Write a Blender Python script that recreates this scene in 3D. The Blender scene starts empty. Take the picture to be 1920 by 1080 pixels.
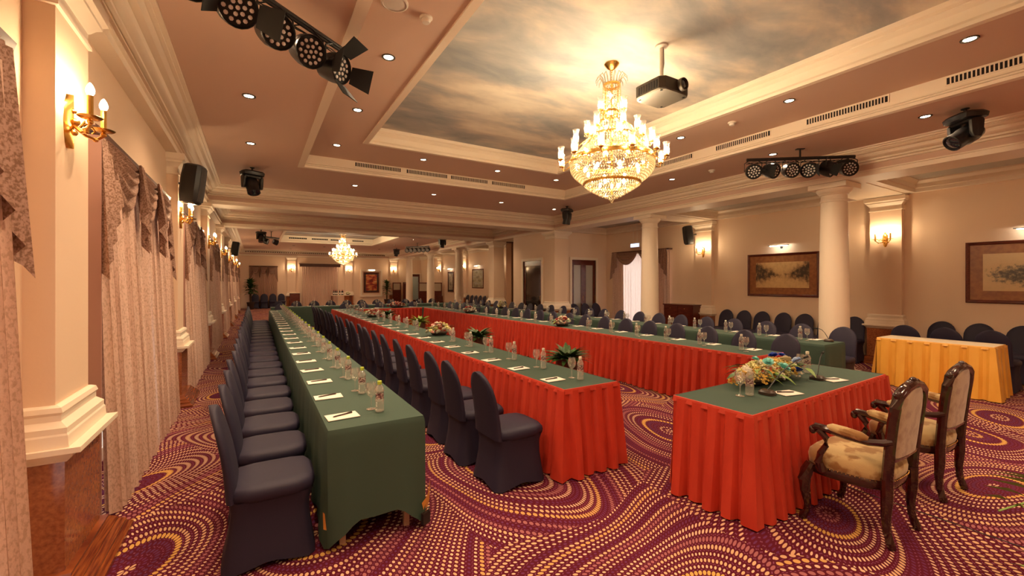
import bpy, math, random
from mathutils import Vector, Matrix
random.seed(7)
PI = math.pi
S = bpy.context.scene
COL = S.collection

# ------------------------------------------------------------------ camera
cam_d = bpy.data.cameras.new('camera')
cam_d.sensor_width = 36.0
cam_d.lens = 15.04
cam_d.shift_y = -10.0 / 1920
cam_d.clip_start = 0.05
cam_d.clip_end = 200
cam = bpy.data.objects.new('camera', cam_d)
COL.objects.link(cam)
cam.location = (0, 0, 1.65)
cam.rotation_euler = (PI / 2, 0, -math.radians(30.9))
S.camera = cam

# ------------------------------------------------------------------ world: overcast daylight outside the curtained windows
W = bpy.data.worlds.new('daylight')
S.world = W
W.use_nodes = True
bg = W.node_tree.nodes['Background']
bg.inputs[0].default_value = (1.0, 0.94, 0.92, 1)
bg.inputs[1].default_value = 1.5

vs = S.view_settings
vs.view_transform = 'Standard'
vs.look = 'None'
vs.exposure = 1.26
vs.gamma = 1.0
vs.use_curve_mapping = False

# lamp strengths (used by the lamp builders further down)
WARM = (1.0, 0.69, 0.42)
SPOT_W = 60.0           # one recessed downlight
BULB_CHAND = 250.0      # emission of one chandelier bulb
BULB_SCONCE = 170.0      # emission of one sconce bulb


# ------------------------------------------------------------------ materials
def nodes_of(m):
    return m.node_tree.nodes, m.node_tree.links


def mat(name, col, rough=0.6, metal=0.0, spec=0.5, bump=None, vary=None, sheen=0.0, coat=0.0, emit=None):
    m = bpy.data.materials.new(name)
    m.use_nodes = True
    N, L = nodes_of(m)
    p = N['Principled BSDF']
    p.inputs['Base Color'].default_value = (*col, 1)
    p.inputs['Roughness'].default_value = rough
    p.inputs['Metallic'].default_value = metal
    p.inputs['Specular IOR Level'].default_value = spec
    p.inputs['Sheen Weight'].default_value = sheen
    p.inputs['Coat Weight'].default_value = coat
    if emit:
        p.inputs['Emission Color'].default_value = (*emit[0], 1)
        p.inputs['Emission Strength'].default_value = emit[1]
    tc = None
    if bump or vary:
        tc = N.new('ShaderNodeTexCoord')
    if vary:                       # (second colour, scale, low, high, stretch)
        col2, sc, lo, hi, st = vary
        mp = N.new('ShaderNodeMapping')
        mp.inputs['Scale'].default_value = st
        no = N.new('ShaderNodeTexNoise')
        no.inputs['Scale'].default_value = sc
        no.inputs['Detail'].default_value = 5
        rp = N.new('ShaderNodeValToRGB')
        rp.color_ramp.elements[0].position = lo
        rp.color_ramp.elements[1].position = hi
        rp.color_ramp.elements[0].color = (*col, 1)
        rp.color_ramp.elements[1].color = (*col2, 1)
        L.new(tc.outputs['Object'], mp.inputs['Vector'])
        L.new(mp.outputs[0], no.inputs['Vector'])
        L.new(no.outputs['Fac'], rp.inputs[0])
        L.new(rp.outputs[0], p.inputs['Base Color'])
    if bump:
        sc, st = bump
        nb = N.new('ShaderNodeTexNoise')
        nb.inputs['Scale'].default_value = sc
        nb.inputs['Detail'].default_value = 3
        bp = N.new('ShaderNodeBump')
        bp.inputs['Strength'].default_value = st
        bp.inputs['Distance'].default_value = 0.01
        L.new(tc.outputs['Object'], nb.inputs['Vector'])
        L.new(nb.outputs['Fac'], bp.inputs['Height'])
        L.new(bp.outputs[0], p.inputs['Normal'])
    return m


def clear_mat(name, tint=(0.97, 0.97, 0.95), gloss=(1, 1, 1), lo=0.06, hi=0.75, rough=0.02, milky=0.0):
    """thin clear glass or plastic: see-through in the middle, mirror-like towards the rim"""
    m = bpy.data.materials.new(name)
    m.use_nodes = True
    N, L = nodes_of(m)
    N.remove(N['Principled BSDF'])
    out = N['Material Output']
    tr = N.new('ShaderNodeBsdfTransparent')
    tr.inputs[0].default_value = (*tint, 1)
    gl = N.new('ShaderNodeBsdfGlossy')
    gl.inputs['Color'].default_value = (*gloss, 1)
    gl.inputs['Roughness'].default_value = rough
    lw = N.new('ShaderNodeLayerWeight')
    lw.inputs[0].default_value = 0.35
    mr = N.new('ShaderNodeMapRange')
    mr.inputs['To Min'].default_value = lo
    mr.inputs['To Max'].default_value = hi
    mx = N.new('ShaderNodeMixShader')
    L.new(lw.outputs['Facing'], mr.inputs['Value'])
    L.new(mr.outputs[0], mx.inputs[0])
    L.new(tr.outputs[0], mx.inputs[1])
    L.new(gl.outputs[0], mx.inputs[2])
    res = mx
    if milky:                      # diffuse white mixed in so the clear material looks brighter
        df = N.new('ShaderNodeBsdfDiffuse')
        df.inputs[0].default_value = (0.85, 0.82, 0.78, 1)
        m2 = N.new('ShaderNodeMixShader')
        m2.inputs[0].default_value = milky
        L.new(mx.outputs[0], m2.inputs[1])
        L.new(df.outputs[0], m2.inputs[2])
        res = m2
    L.new(res.outputs[0], out.inputs[0])
    return m


def emit_mat(name, col, strength):
    m = bpy.data.materials.new(name)
    m.use_nodes = True
    N, L = nodes_of(m)
    N.remove(N['Principled BSDF'])
    e = N.new('ShaderNodeEmission')
    e.inputs[0].default_value = (*col, 1)
    e.inputs[1].default_value = strength
    L.new(e.outputs[0], N['Material Output'].inputs[0])
    return m


def carpet_mat():
    """burgundy carpet with oval whorls of woven dots"""
    m = bpy.data.materials.new('carpet')
    m.use_nodes = True
    N, L = nodes_of(m)
    p = N['Principled BSDF']
    p.inputs['Roughness'].default_value = 0.95
    p.inputs['Specular IOR Level'].default_value = 0.1
    tc = N.new('ShaderNodeTexCoord')

    def math_(op, a, b=None, c=None):
        n = N.new('ShaderNodeMath')
        n.operation = op
        for i, x in enumerate((a, b, c)):
            if x is None:
                continue
            if isinstance(x, (int, float)):
                n.inputs[i].default_value = x
            else:
                L.new(x, n.inputs[i])
        return n.outputs[0]

    def mixc(f, a, b):
        n = N.new('ShaderNodeMix')
        n.data_type = 'RGBA'
        L.new(f, n.inputs[0])
        for sock, x in ((n.inputs[6], a), (n.inputs[7], b)):
            if isinstance(x, tuple):
                sock.default_value = (*x, 1)
            else:
                L.new(x, sock)
        return n.outputs[2]

    mp = N.new('ShaderNodeMapping')
    L.new(tc.outputs['Object'], mp.inputs['Vector'])
    wob = N.new('ShaderNodeTexNoise')
    wob.inputs['Scale'].default_value = 0.9
    wob.inputs['Detail'].default_value = 0
    L.new(mp.outputs[0], wob.inputs['Vector'])
    ws = N.new('ShaderNodeVectorMath')
    ws.operation = 'MULTIPLY_ADD'
    L.new(wob.outputs['Color'], ws.inputs[0])
    ws.inputs[1].default_value = (0.5, 0.5, 0)
    L.new(mp.outputs[0], ws.inputs[2])
    vo = N.new('ShaderNodeTexVoronoi')
    vo.voronoi_dimensions = '2D'
    vo.inputs['Scale'].default_value = 0.66
    vo.inputs['Randomness'].default_value = 0.8
    L.new(ws.outputs[0], vo.inputs['Vector'])
    df = N.new('ShaderNodeVectorMath')
    df.operation = 'SUBTRACT'
    L.new(ws.outputs[0], df.inputs[0])
    L.new(vo.outputs['Position'], df.inputs[1])
    sp = N.new('ShaderNodeSeparateXYZ')
    L.new(df.outputs[0], sp.inputs[0])
    cs = N.new('ShaderNodeSeparateColor')
    L.new(vo.outputs['Color'], cs.inputs[0])
    turn = math_('MULTIPLY', cs.outputs[1], PI)          # every whorl is an oval lying its own way
    ct, st_ = math_('COSINE', turn), math_('SINE', turn)
    x = math_('MULTIPLY', math_('ADD', math_('MULTIPLY', sp.outputs[0], ct), math_('MULTIPLY', sp.outputs[1], st_)), 0.68)
    y = math_('MULTIPLY', math_('SUBTRACT', math_('MULTIPLY', sp.outputs[1], ct), math_('MULTIPLY', sp.outputs[0], st_)), 1.25)
    r = math_('SQRT', math_('ADD', math_('MULTIPLY', x, x), math_('MULTIPLY', y, y)))
    th = math_('ARCTAN2', y, x)
    rn = math_('MULTIPLY', r, 1 / 0.051)
    ri = math_('FLOOR', rn)
    rf = math_('SUBTRACT', math_('SUBTRACT', rn, ri), 0.5)
    cnt = math_('ROUND', math_('MULTIPLY', math_('ADD', ri, 0.5), 2 * PI * 1.8))
    an = math_('MULTIPLY', math_('DIVIDE', th, 2 * PI), cnt)
    af = math_('SUBTRACT', math_('FRACT', math_('ADD', an, 100)), 0.5)
    wn = N.new('ShaderNodeTexWhiteNoise')
    wn.noise_dimensions = '2D'
    cb = N.new('ShaderNodeCombineXYZ')
    L.new(ri, cb.inputs[0])
    L.new(math_('MULTIPLY', cs.outputs[0], 37), cb.inputs[1])
    L.new(cb.outputs[0], wn.inputs['Vector'])
    hv = wn.outputs['Value']
    # dot size differs from ring to ring
    rad = math_('ADD', 0.22, math_('MULTIPLY', hv, 0.15))
    dd = math_('SQRT', math_('ADD', math_('MULTIPLY', math_('MULTIPLY', rf, rf), 1.1), math_('MULTIPLY', af, af)))
    dot = math_('LESS_THAN', dd, rad)
    ramp = N.new('ShaderNodeValToRGB')
    cr = ramp.color_ramp
    cr.interpolation = 'CONSTANT'
    cr.elements[0].position = 0.0
    cr.elements[0].color = (0.13, 0.03, 0.10, 1)
    cr.elements[1].position = 0.11
    cr.elements[1].color = (0.70, 0.44, 0.30, 1)
    for pos, c in ((0.55, (0.64, 0.38, 0.22, 1)), (0.80, (0.34, 0.12, 0.13, 1)), (0.92, (0.60, 0.33, 0.12, 1))):
        e = cr.elements.new(pos)
        e.color = c
    L.new(hv, ramp.inputs[0])
    # the gold ring and the plum heart of every whorl
    gold = math_('MULTIPLY', math_('GREATER_THAN', ri, 3.5), math_('LESS_THAN', ri, 4.5))
    heart = math_('MULTIPLY', math_('GREATER_THAN', ri, 1.5), math_('LESS_THAN', ri, 3.5))
    dcol = mixc(gold, ramp.outputs[0], (0.64, 0.36, 0.10))
    dcol = mixc(heart, dcol, (0.11, 0.03, 0.09))
    gdot = math_('LESS_THAN', dd, 0.40)
    dot = math_('MAXIMUM', dot, math_('MULTIPLY', gold, gdot))
    nb = N.new('ShaderNodeTexNoise')
    nb.inputs['Scale'].default_value = 1.7
    L.new(tc.outputs['Object'], nb.inputs['Vector'])
    base = mixc(nb.outputs['Fac'], (0.075, 0.007, 0.017), (0.115, 0.010, 0.024))
    # rows of tiny plum dots between the big ones
    rg = math_('SUBTRACT', math_('ABSOLUTE', rf), 0.5)
    ag = math_('SUBTRACT', math_('FRACT', math_('ADD', an, 100.5)), 0.5)
    tiny = math_('LESS_THAN', math_('ADD', math_('MULTIPLY', rg, rg), math_('MULTIPLY', math_('MULTIPLY', ag, ag), 0.5)), 0.012)
    base = mixc(tiny, base, (0.22, 0.065, 0.13))
    colr = mixc(dot, base, dcol)
    L.new(colr, p.inputs['Base Color'])
    fine = N.new('ShaderNodeTexNoise')
    fine.inputs['Scale'].default_value = 220
    bp = N.new('ShaderNodeBump')
    bp.inputs['Strength'].default_value = 0.35
    bp.inputs['Distance'].default_value = 0.004
    L.new(tc.outputs['Object'], fine.inputs['Vector'])
    L.new(fine.outputs['Fac'], bp.inputs['Height'])
    L.new(bp.outputs[0], p.inputs['Normal'])
    return m


def sky_mural_mat():
    m = bpy.data.materials.new('painted_sky')
    m.use_nodes = True
    N, L = nodes_of(m)
    p = N['Principled BSDF']
    p.inputs['Roughness'].default_value = 0.7
    p.inputs['Specular IOR Level'].default_value = 0.2
    tc = N.new('ShaderNodeTexCoord')
    mp = N.new('ShaderNodeMapping')
    mp.inputs['Rotation'].default_value = (0, 0, math.radians(35))
    mp.inputs['Scale'].default_value = (0.55, 1.25, 1)
    n1 = N.new('ShaderNodeTexNoise')
    n1.inputs['Scale'].default_value = 1.25
    n1.inputs['Detail'].default_value = 6
    n1.inputs['Roughness'].default_value = 0.55
    n1.inputs['Distortion'].default_value = 0.25
    rp = N.new('ShaderNodeValToRGB')
    e = rp.color_ramp.elements
    e[0].position = 0.34
    e[0].color = (0.30, 0.32, 0.34, 1)
    e[1].position = 0.66
    e[1].color = (0.82, 0.74, 0.62, 1)
    k = e.new(0.46)
    k.color = (0.44, 0.43, 0.42, 1)
    k = e.new(0.56)
    k.color = (0.64, 0.57, 0.49, 1)
    L.new(tc.outputs['Object'], mp.inputs[0])
    L.new(mp.outputs[0], n1.inputs['Vector'])
    L.new(n1.outputs['Fac'], rp.inputs[0])
    L.new(rp.outputs[0], p.inputs['Base Color'])
    return m


def fabric_mat(name, a, b, scale, lo, hi, stretch=(1, 1, 1), transl=0.0, sheen=0.3, rough=0.7):
    """woven damask: two colours broken up by a blotchy pattern"""
    m = mat(name, a, rough, 0, 0.3, (90, 0.15), (b, scale, lo, hi, stretch), sheen)
    if transl:
        N, L = nodes_of(m)
        p = N['Principled BSDF']
        t = N.new('ShaderNodeBsdfTranslucent')
        t.inputs[0].default_value = (*a, 1)
        mx = N.new('ShaderNodeMixShader')
        mx.inputs[0].default_value = transl
        L.new(p.outputs[0], mx.inputs[1])
        L.new(t.outputs[0], mx.inputs[2])
        L.new(mx.outputs[0], N['Material Output'].inputs[0])
    return m


def print_mat(name, cols, scale, stretch, detail=6, seedv=0.0, scene=None):
    """a flat print: several tones broken up by noise"""
    m = bpy.data.materials.new(name)
    m.use_nodes = True
    N, L = nodes_of(m)
    p = N['Principled BSDF']
    p.inputs['Roughness'].default_value = 0.35
    tc = N.new('ShaderNodeTexCoord')
    mp = N.new('ShaderNodeMapping')
    mp.inputs['Scale'].default_value = stretch
    mp.inputs['Location'].default_value = (seedv, seedv * 2, seedv)
    no = N.new('ShaderNodeTexNoise')
    no.inputs['Scale'].default_value = scale
    no.inputs['Detail'].default_value = detail
    no.inputs['Roughness'].default_value = 0.65
    rp = N.new('ShaderNodeValToRGB')
    e = rp.color_ramp.elements
    e[0].position, e[0].color = cols[0][0], (*cols[0][1], 1)
    e[1].position, e[1].color = cols[-1][0], (*cols[-1][1], 1)
    for pos, c in cols[1:-1]:
        k = e.new(pos)
        k.color = (*c, 1)
    L.new(tc.outputs['Object'], mp.inputs[0])
    L.new(mp.outputs[0], no.inputs['Vector'])
    if scene:
        sx = N.new('ShaderNodeSeparateXYZ')
        L.new(tc.outputs['Object'], sx.inputs[0])

        def mt(op, a, b):
            n = N.new('ShaderNodeMath')
            n.operation = op
            for i, v in enumerate((a, b)):
                if isinstance(v, (int, float)):
                    n.inputs[i].default_value = v
                else:
                    L.new(v, n.inputs[i])
            return n.outputs[0]
        X, Z = sx.outputs[0], sx.outputs[2]
        if scene == 'street':      # a street between trees and a tall house, narrowing to the middle
            ax = mt('ABSOLUTE', X, 0)
            up_ = mt('SUBTRACT', mt('MULTIPLY', ax, 0.62), Z)
            dn = mt('ADD', Z, mt('ADD', mt('MULTIPLY', ax, 0.34), 0.03))
            k = mt('MULTIPLY', mt('MINIMUM', up_, dn), 1.5)
        else:                      # a clump of trees over open ground
            q = mt('ADD', mt('POWER', mt('MULTIPLY', mt('ADD', X, 0.12), 2.2), 2), mt('POWER', mt('MULTIPLY', mt('ADD', Z, 0.05), 5.0), 2))
            k = mt('MULTIPLY', mt('SUBTRACT', 1.0, q), 0.22)
        k = mt('MINIMUM', mt('MAXIMUM', k, -0.12), 0.22)
        fac = mt('SUBTRACT', mt('ADD', mt('MULTIPLY', no.outputs['Fac'], 0.8), 0.17), k)
        L.new(fac, rp.inputs[0])
    else:
        L.new(no.outputs['Fac'], rp.inputs[0])
    L.new(rp.outputs[0], p.inputs['Base Color'])
    return m


M = {
    'wall': mat('wall_paint', (0.83, 0.62, 0.45), 0.6, bump=(60, 0.05)),
    'trim': mat('plaster_trim', (0.88, 0.75, 0.60), 0.5),
    'ceil': mat('ceiling_paint', (0.68, 0.475, 0.37), 0.75),
    'aisle_ceil': mat('aisle_ceiling_paint', (0.42, 0.40, 0.36), 0.75, vary=((0.5, 0.44, 0.36), 1.2, 0.35, 0.65, (1, 1, 1))),
    'sky': sky_mural_mat(),
    'carpet': carpet_mat(),
    'marble': mat('red_marble', (0.42, 0.14, 0.05), 0.12, spec=0.6, vary=((0.24, 0.065, 0.028), 45, 0.35, 0.7, (1, 1, 1))),
    'wood': mat('mahogany', (0.16, 0.030, 0.014), 0.2, spec=0.6, vary=((0.07, 0.012, 0.008), 6, 0.3, 0.7, (1, 14, 14))),
    'plinth_wood': mat('striped_plinth_wood', (0.32, 0.085, 0.022), 0.22, vary=((0.12, 0.022, 0.01), 5, 0.35, 0.65, (1, 1, 30))),
    'chair_wood': mat('dark_mahogany', (0.045, 0.009, 0.007), 0.14, spec=0.7, vary=((0.016, 0.004, 0.004), 9, 0.3, 0.7, (8, 8, 1)), coat=0.4),
    'navy': mat('navy_spandex', (0.022, 0.018, 0.042), 0.6, spec=0.35, bump=(300, 0.06)),
    'green': mat('green_cloth', (0.040, 0.078, 0.058), 0.72, spec=0.45, bump=(350, 0.08)),
    'red': mat('red_satin', (0.58, 0.055, 0.027), 0.40, spec=0.45, bump=(18, 0.08), vary=((0.48, 0.036, 0.018), 9, 0.3, 0.7, (1, 1, 0.3))),
    'gold_satin': mat('gold_satin', (0.82, 0.43, 0.07), 0.38, spec=0.45, vary=((0.74, 0.35, 0.045), 9, 0.3, 0.7, (1, 1, 0.3))),
    'gold_lining': mat('gold_lining', (0.72, 0.33, 0.06), 0.5),
    'cream_cloth': mat('cream_cloth', (0.82, 0.70, 0.52), 0.7),
    'gilt': mat('gilt_brass', (0.86, 0.52, 0.14), 0.22, metal=1.0),
    'black': mat('black_metal', (0.012, 0.011, 0.012), 0.38, spec=0.5),
    'black_matte': mat('black_matte', (0.008, 0.008, 0.008), 0.75),
    'grey_metal': mat('brushed_grey', (0.085, 0.07, 0.055), 0.4, metal=0.6),
    'dark_grey': mat('dark_grey_casing', (0.035, 0.03, 0.028), 0.5),
    'lens_white': mat('led_lens', (0.75, 0.72, 0.7), 0.15, spec=0.8),
    'lens_dark': mat('lens_glass', (0.02, 0.02, 0.03), 0.04, spec=0.9, coat=0.6),
    'white': mat('white_plastic', (0.78, 0.72, 0.64), 0.45),
    'paper': mat('notepaper', (0.86, 0.80, 0.72), 0.7),
    'pen': mat('pen_dark', (0.04, 0.016, 0.012), 0.3),
    'cap_green': mat('bottle_cap_green', (0.42, 0.55, 0.05), 0.35),
    'cap_white': mat('bottle_cap_white', (0.75, 0.73, 0.62), 0.35),
    'water': clear_mat('clear_bottle', (0.93, 0.94, 0.92), (1, 0.97, 0.92), 0.10, 0.85, 0.08, 0.16),
    'glass': clear_mat('clear_glass', (0.97, 0.97, 0.95), (1, 0.97, 0.92), 0.09, 0.95, 0.04, 0.11),
    'shade_glass': clear_mat('cut_glass_shade', (0.97, 0.96, 0.92), (1, 0.95, 0.85), 0.10, 0.95, 0.06, 0.16),
    'pane': clear_mat('window_glass', (0.92, 0.95, 0.95), (1, 1, 1), 0.05, 0.6, 0.02),
    'bottle_label': print_mat('bottle_label_print', [(0.42, (0.62, 0.55, 0.5)), (0.5, (0.20, 0.05, 0.05)), (0.58, (0.06, 0.04, 0.05))], 60, (1, 1, 2.2), 3),
    'bulb': emit_mat('chandelier_bulb', (1.0, 0.78, 0.50), BULB_CHAND),
    'bulb_inner': emit_mat('chandelier_inner_bulb', (1.0, 0.80, 0.52), BULB_CHAND * 0.45),
    'bulb_sconce': emit_mat('sconce_bulb', (1.0, 0.73, 0.42), BULB_SCONCE),
    'lens_glow': emit_mat('downlight_lens', (1.0, 0.80, 0.55), 14.0),
    'tube_glow': emit_mat('picture_lamp_tube', (1.0, 0.96, 0.78), 30.0),
    'exit_glow': emit_mat('exit_sign_light', (0.40, 0.55, 1.0), 1.6),
    'vent_dark': mat('vent_dark', (0.012, 0.008, 0.008), 0.9),
    'brown': mat('brown_trim', (0.10, 0.035, 0.02), 0.5),
    'partition': mat('partition_vinyl', (0.44, 0.25, 0.145), 0.5),
    'curtain': fabric_mat('brocade_curtain', (0.74, 0.53, 0.43), (0.57, 0.38, 0.28), 90, 0.48, 0.62, (1, 1, 0.5), 0.03, 0.0, 0.5),
    'swag': fabric_mat('brocade_swag', (0.46, 0.29, 0.23), (0.24, 0.13, 0.085), 75, 0.42, 0.60, sheen=0.0),
    'sheer': fabric_mat('sheer_curtain', (0.86, 0.68, 0.60), (0.78, 0.58, 0.50), 20, 0.45, 0.6, (1, 1, 0.3), 0.6),
    'backing': mat('curtain_lining', (0.40, 0.22, 0.18), 0.7),
    'uphol': fabric_mat('damask_seat', (0.50, 0.36, 0.17), (0.30, 0.16, 0.055), 9, 0.48, 0.56, (1, 1, 1), 0, 0.2),
    'uphol_back': fabric_mat('damask_back', (0.46, 0.34, 0.24), (0.36, 0.24, 0.17), 12, 0.45, 0.6, (1, 1, 1), 0, 0.2),
    'leaf': mat('green_leaf', (0.05, 0.13, 0.025), 0.35, vary=((0.02, 0.055, 0.014), 7, 0.35, 0.65, (1, 1, 1))),
    'leaf_light': mat('light_leaf', (0.18, 0.30, 0.05), 0.4),
    'fl_white': mat('petal_cream', (0.86, 0.80, 0.66), 0.6),
    'fl_yellow': mat('petal_yellow', (0.74, 0.48, 0.10), 0.6),
    'fl_pale': mat('petal_pale_yellow', (0.74, 0.70, 0.32), 0.6),
    'fl_blue': mat('petal_blue', (0.012, 0.055, 0.42), 0.5),
    'fl_lblue': mat('petal_light_blue', (0.36, 0.48, 0.72), 0.5),
    'fl_teal': mat('petal_aqua', (0.25, 0.68, 0.62), 0.5),
    'fl_red': mat('petal_red', (0.42, 0.015, 0.02), 0.5),
    'fl_pink': mat('petal_pink', (0.75, 0.42, 0.34), 0.6),
    'pot': mat('dark_pot', (0.05, 0.03, 0.022), 0.35),
    'pot_light': mat('clay_pot', (0.50, 0.33, 0.22), 0.5),
    'stem': mat('brown_stem', (0.10, 0.055, 0.025), 0.8),
    'mat_board': mat('picture_mount', (0.34, 0.125, 0.035), 0.4, vary=((0.26, 0.09, 0.025), 14, 0.4, 0.6, (1, 1, 1))),
    'print_street': print_mat('sepia_street_print', [(0.34, (0.06, 0.035, 0.02)), (0.45, (0.30, 0.17, 0.07)), (0.56, (0.60, 0.37, 0.16)), (0.72, (0.70, 0.46, 0.20))], 14, (1, 1, 0.7), 8, 3.0, 'street'),
    'print_trees': print_mat('sepia_trees_print', [(0.36, (0.07, 0.05, 0.03)), (0.46, (0.28, 0.20, 0.10)), (0.53, (0.62, 0.42, 0.20)), (0.75, (0.66, 0.45, 0.22))], 16, (1, 1, 1), 8, 8.0, 'trees'),
    'print_red': print_mat('red_gold_print', [(0.36, (0.12, 0.008, 0.01)), (0.46, (0.40, 0.03, 0.02)), (0.55, (0.66, 0.24, 0.06)), (0.72, (0.75, 0.50, 0.22))], 2.6, (1, 1, 2.4), 6, 1.0),
    'print_grey': print_mat('grey_landscape_print', [(0.35, (0.10, 0.08, 0.05)), (0.5, (0.36, 0.30, 0.17)), (0.65, (0.38, 0.36, 0.32))], 2.4, (1, 1, 2.5), 6, 5.0),
    'print_scroll': print_mat('pale_scroll_print', [(0.35, (0.12, 0.09, 0.06)), (0.5, (0.45, 0.38, 0.26)), (0.7, (0.66, 0.58, 0.42))], 4, (1, 1, 1), 6, 2.0),
    'dim_glass': mat('frosted_screen_glass', (0.50, 0.40, 0.28), 0.25),
    'door_glass_dark': mat('dark_door_glass', (0.035, 0.022, 0.018), 0.06, spec=0.7),
    'door_glass_pale': mat('pale_door_glass', (0.42, 0.40, 0.34), 0.12, spec=0.6),
    'door_light_paint': mat('painted_door_light', (0.45, 0.62, 0.66), 0.4),  # pale blue pane colour stands in for bluish light in the doorway
}


def crystal_mat():
    m = mat('cut_crystal', (0.42, 0.34, 0.22), 0.05, spec=0.9)
    N, L = nodes_of(m)
    p = N['Principled BSDF']
    t = N.new('ShaderNodeBsdfTransparent')
    t.inputs[0].default_value = (1, 0.96, 0.88, 1)
    mx = N.new('ShaderNodeMixShader')
    mx.inputs[0].default_value = 0.55
    L.new(t.outputs[0], mx.inputs[1])
    L.new(p.outputs[0], mx.inputs[2])
    L.new(mx.outputs[0], N['Material Output'].inputs[0])
    return m


M['crystal'] = crystal_mat()


# ------------------------------------------------------------------ geometry helpers
class MB:
    """collects boxes, tubes, lathes and lofts; build() links them as ONE mesh object"""

    def __init__(self):
        self.v, self.f = [], []

    def add(self, verts, faces):
        b = len(self.v)
        self.v += [tuple(q) for q in verts]
        self.f += [tuple(b + i for i in q) for q in faces]
        return self

    def box(self, x0, x1, y0, y1, z0, z1):
        return self.add([(x0, y0, z0), (x1, y0, z0), (x1, y1, z0), (x0, y1, z0), (x0, y0, z1), (x1, y0, z1), (x1, y1, z1), (x0, y1, z1)],
                        [(0, 3, 2, 1), (4, 5, 6, 7), (0, 1, 5, 4), (1, 2, 6, 5), (2, 3, 7, 6), (3, 0, 4, 7)])

    def obox(self, c, size, rot):
        """box about point c turned by the 3x3 matrix rot"""
        sx, sy, sz = (q / 2 for q in size)
        vs_ = [(-sx, -sy, -sz), (sx, -sy, -sz), (sx, sy, -sz), (-sx, sy, -sz), (-sx, -sy, sz), (sx, -sy, sz), (sx, sy, sz), (-sx, sy, sz)]
        c = Vector(c)
        return self.add([c + rot @ Vector(q) for q in vs_],
                        [(0, 3, 2, 1), (4, 5, 6, 7), (0, 1, 5, 4), (1, 2, 6, 5), (2, 3, 7, 6), (3, 0, 4, 7)])

    def loft(self, rings, cap0=True, cap1=True, closed=True):
        n = len(rings[0])
        vs_, fs = [], []
        for r in rings:
            vs_ += list(r)
        for i in range(len(rings) - 1):
            for j in range(n if closed else n - 1):
                k = (j + 1) % n
                fs.append((i * n + j, i * n + k, (i + 1) * n + k, (i + 1) * n + j))
        if cap0 and closed:
            fs.append(tuple(reversed(range(n))))
        if cap1 and closed:
            b = (len(rings) - 1) * n
            fs.append(tuple(b + j for j in range(n)))
        return self.add(vs_, fs)

    def lathe(self, prof, n=16, c=(0, 0, 0), cap0=True, cap1=True, axis=None):
        rings = []
        for r, z in prof:
            ring = [Vector((r * math.cos(2 * PI * j / n), r * math.sin(2 * PI * j / n), z)) for j in range(n)]
            if axis is not None:
                ring = [axis @ q for q in ring]
            rings.append([Vector(c) + q for q in ring])
        return self.loft(rings, cap0, cap1)

    def tube(self, pts, r, n=6):
        pts = [Vector(q) for q in pts]
        rs = r if isinstance(r, (list, tuple)) else [r] * len(pts)
        rings = []
        up = Vector((0.13, 0.21, 1.0)).normalized()
        for i, q in enumerate(pts):
            t = (pts[min(i + 1, len(pts) - 1)] - pts[max(i - 1, 0)])
            if t.length < 1e-9:
                t = Vector((0, 0, 1))
            t.normalize()
            a = t.cross(up)
            if a.length < 1e-3:
                a = t.cross(Vector((1, 0, 0)))
            a.normalize()
            b = t.cross(a)
            rings.append([q + rs[i] * (a * math.cos(2 * PI * j / n) + b * math.sin(2 * PI * j / n)) for j in range(n)])
        return self.loft(rings)

    def ball(self, c, rx, ry=None, rz=None, n=8, m=5):
        ry = rx if ry is None else ry
        rz = rx if rz is None else rz
        c = Vector(c)
        rings = []
        for i in range(1, m):
            a = PI * i / m
            rings.append([c + Vector((rx * math.sin(a) * math.cos(2 * PI * j / n), ry * math.sin(a) * math.sin(2 * PI * j / n), -rz * math.cos(a))) for j in range(n)])
        b = len(self.v)
        self.loft(rings, False, False)
        lo = len(self.v)
        self.v += [tuple(c + Vector((0, 0, -rz))), tuple(c + Vector((0, 0, rz)))]
        last = b + (m - 2) * n
        for j in range(n):
            k = (j + 1) % n
            self.f.append((lo, b + k, b + j))
            self.f.append((lo + 1, last + j, last + k))
        return self

    def octa(self, c, r, h):
        x, y, z = c
        return self.add([(x + r, y, z), (x, y + r, z), (x - r, y, z), (x, y - r, z), (x, y, z + h), (x, y, z - h)],
                        [(0, 1, 4), (1, 2, 4), (2, 3, 4), (3, 0, 4), (1, 0, 5), (2, 1, 5), (3, 2, 5), (0, 3, 5)])

    def grid(self, fn, nu, nv):
        vs_ = [fn(i / nu, j / nv) for j in range(nv + 1) for i in range(nu + 1)]
        fs = [(j * (nu + 1) + i, j * (nu + 1) + i + 1, (j + 1) * (nu + 1) + i + 1, (j + 1) * (nu + 1) + i) for j in range(nv) for i in range(nu)]
        return self.add(vs_, fs)

    def rect_loop(self, x0, x1, y0, y1, prof):
        """a moulding run round the inside of a rectangle, mitred: prof = (inward offset, height)"""
        rings = [[(x0 + o, y0 + o, z), (x1 - o, y0 + o, z), (x1 - o, y1 - o, z), (x0 + o, y1 - o, z)] for o, z in prof]
        return self.loft(rings, False, False)

    def mesh(self, name, material, smooth=True, angle=35):
        me = bpy.data.meshes.new(name)
        me.from_pydata(self.v, [], self.f)
        me.update()
        if smooth:
            me.polygons.foreach_set('use_smooth', [True] * len(me.polygons))
            me.set_sharp_from_angle(angle=math.radians(angle))
        me.materials.append(M[material])
        return me

    def build(self, name, material, parent=None, smooth=True, angle=35, label=None):
        o = bpy.data.objects.new(name, self.mesh(name, material, smooth, angle))
        COL.objects.link(o)
        if parent is not None:
            o.parent = parent
        if label:
            o['label'] = label
        return o


def tag(o, label=None, cat=None, group=None, kind=None):
    if label:
        o['label'] = label
    if cat:
        o['category'] = cat
    if group:
        o['group'] = group
    if kind:
        o['kind'] = kind
    return o


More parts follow.
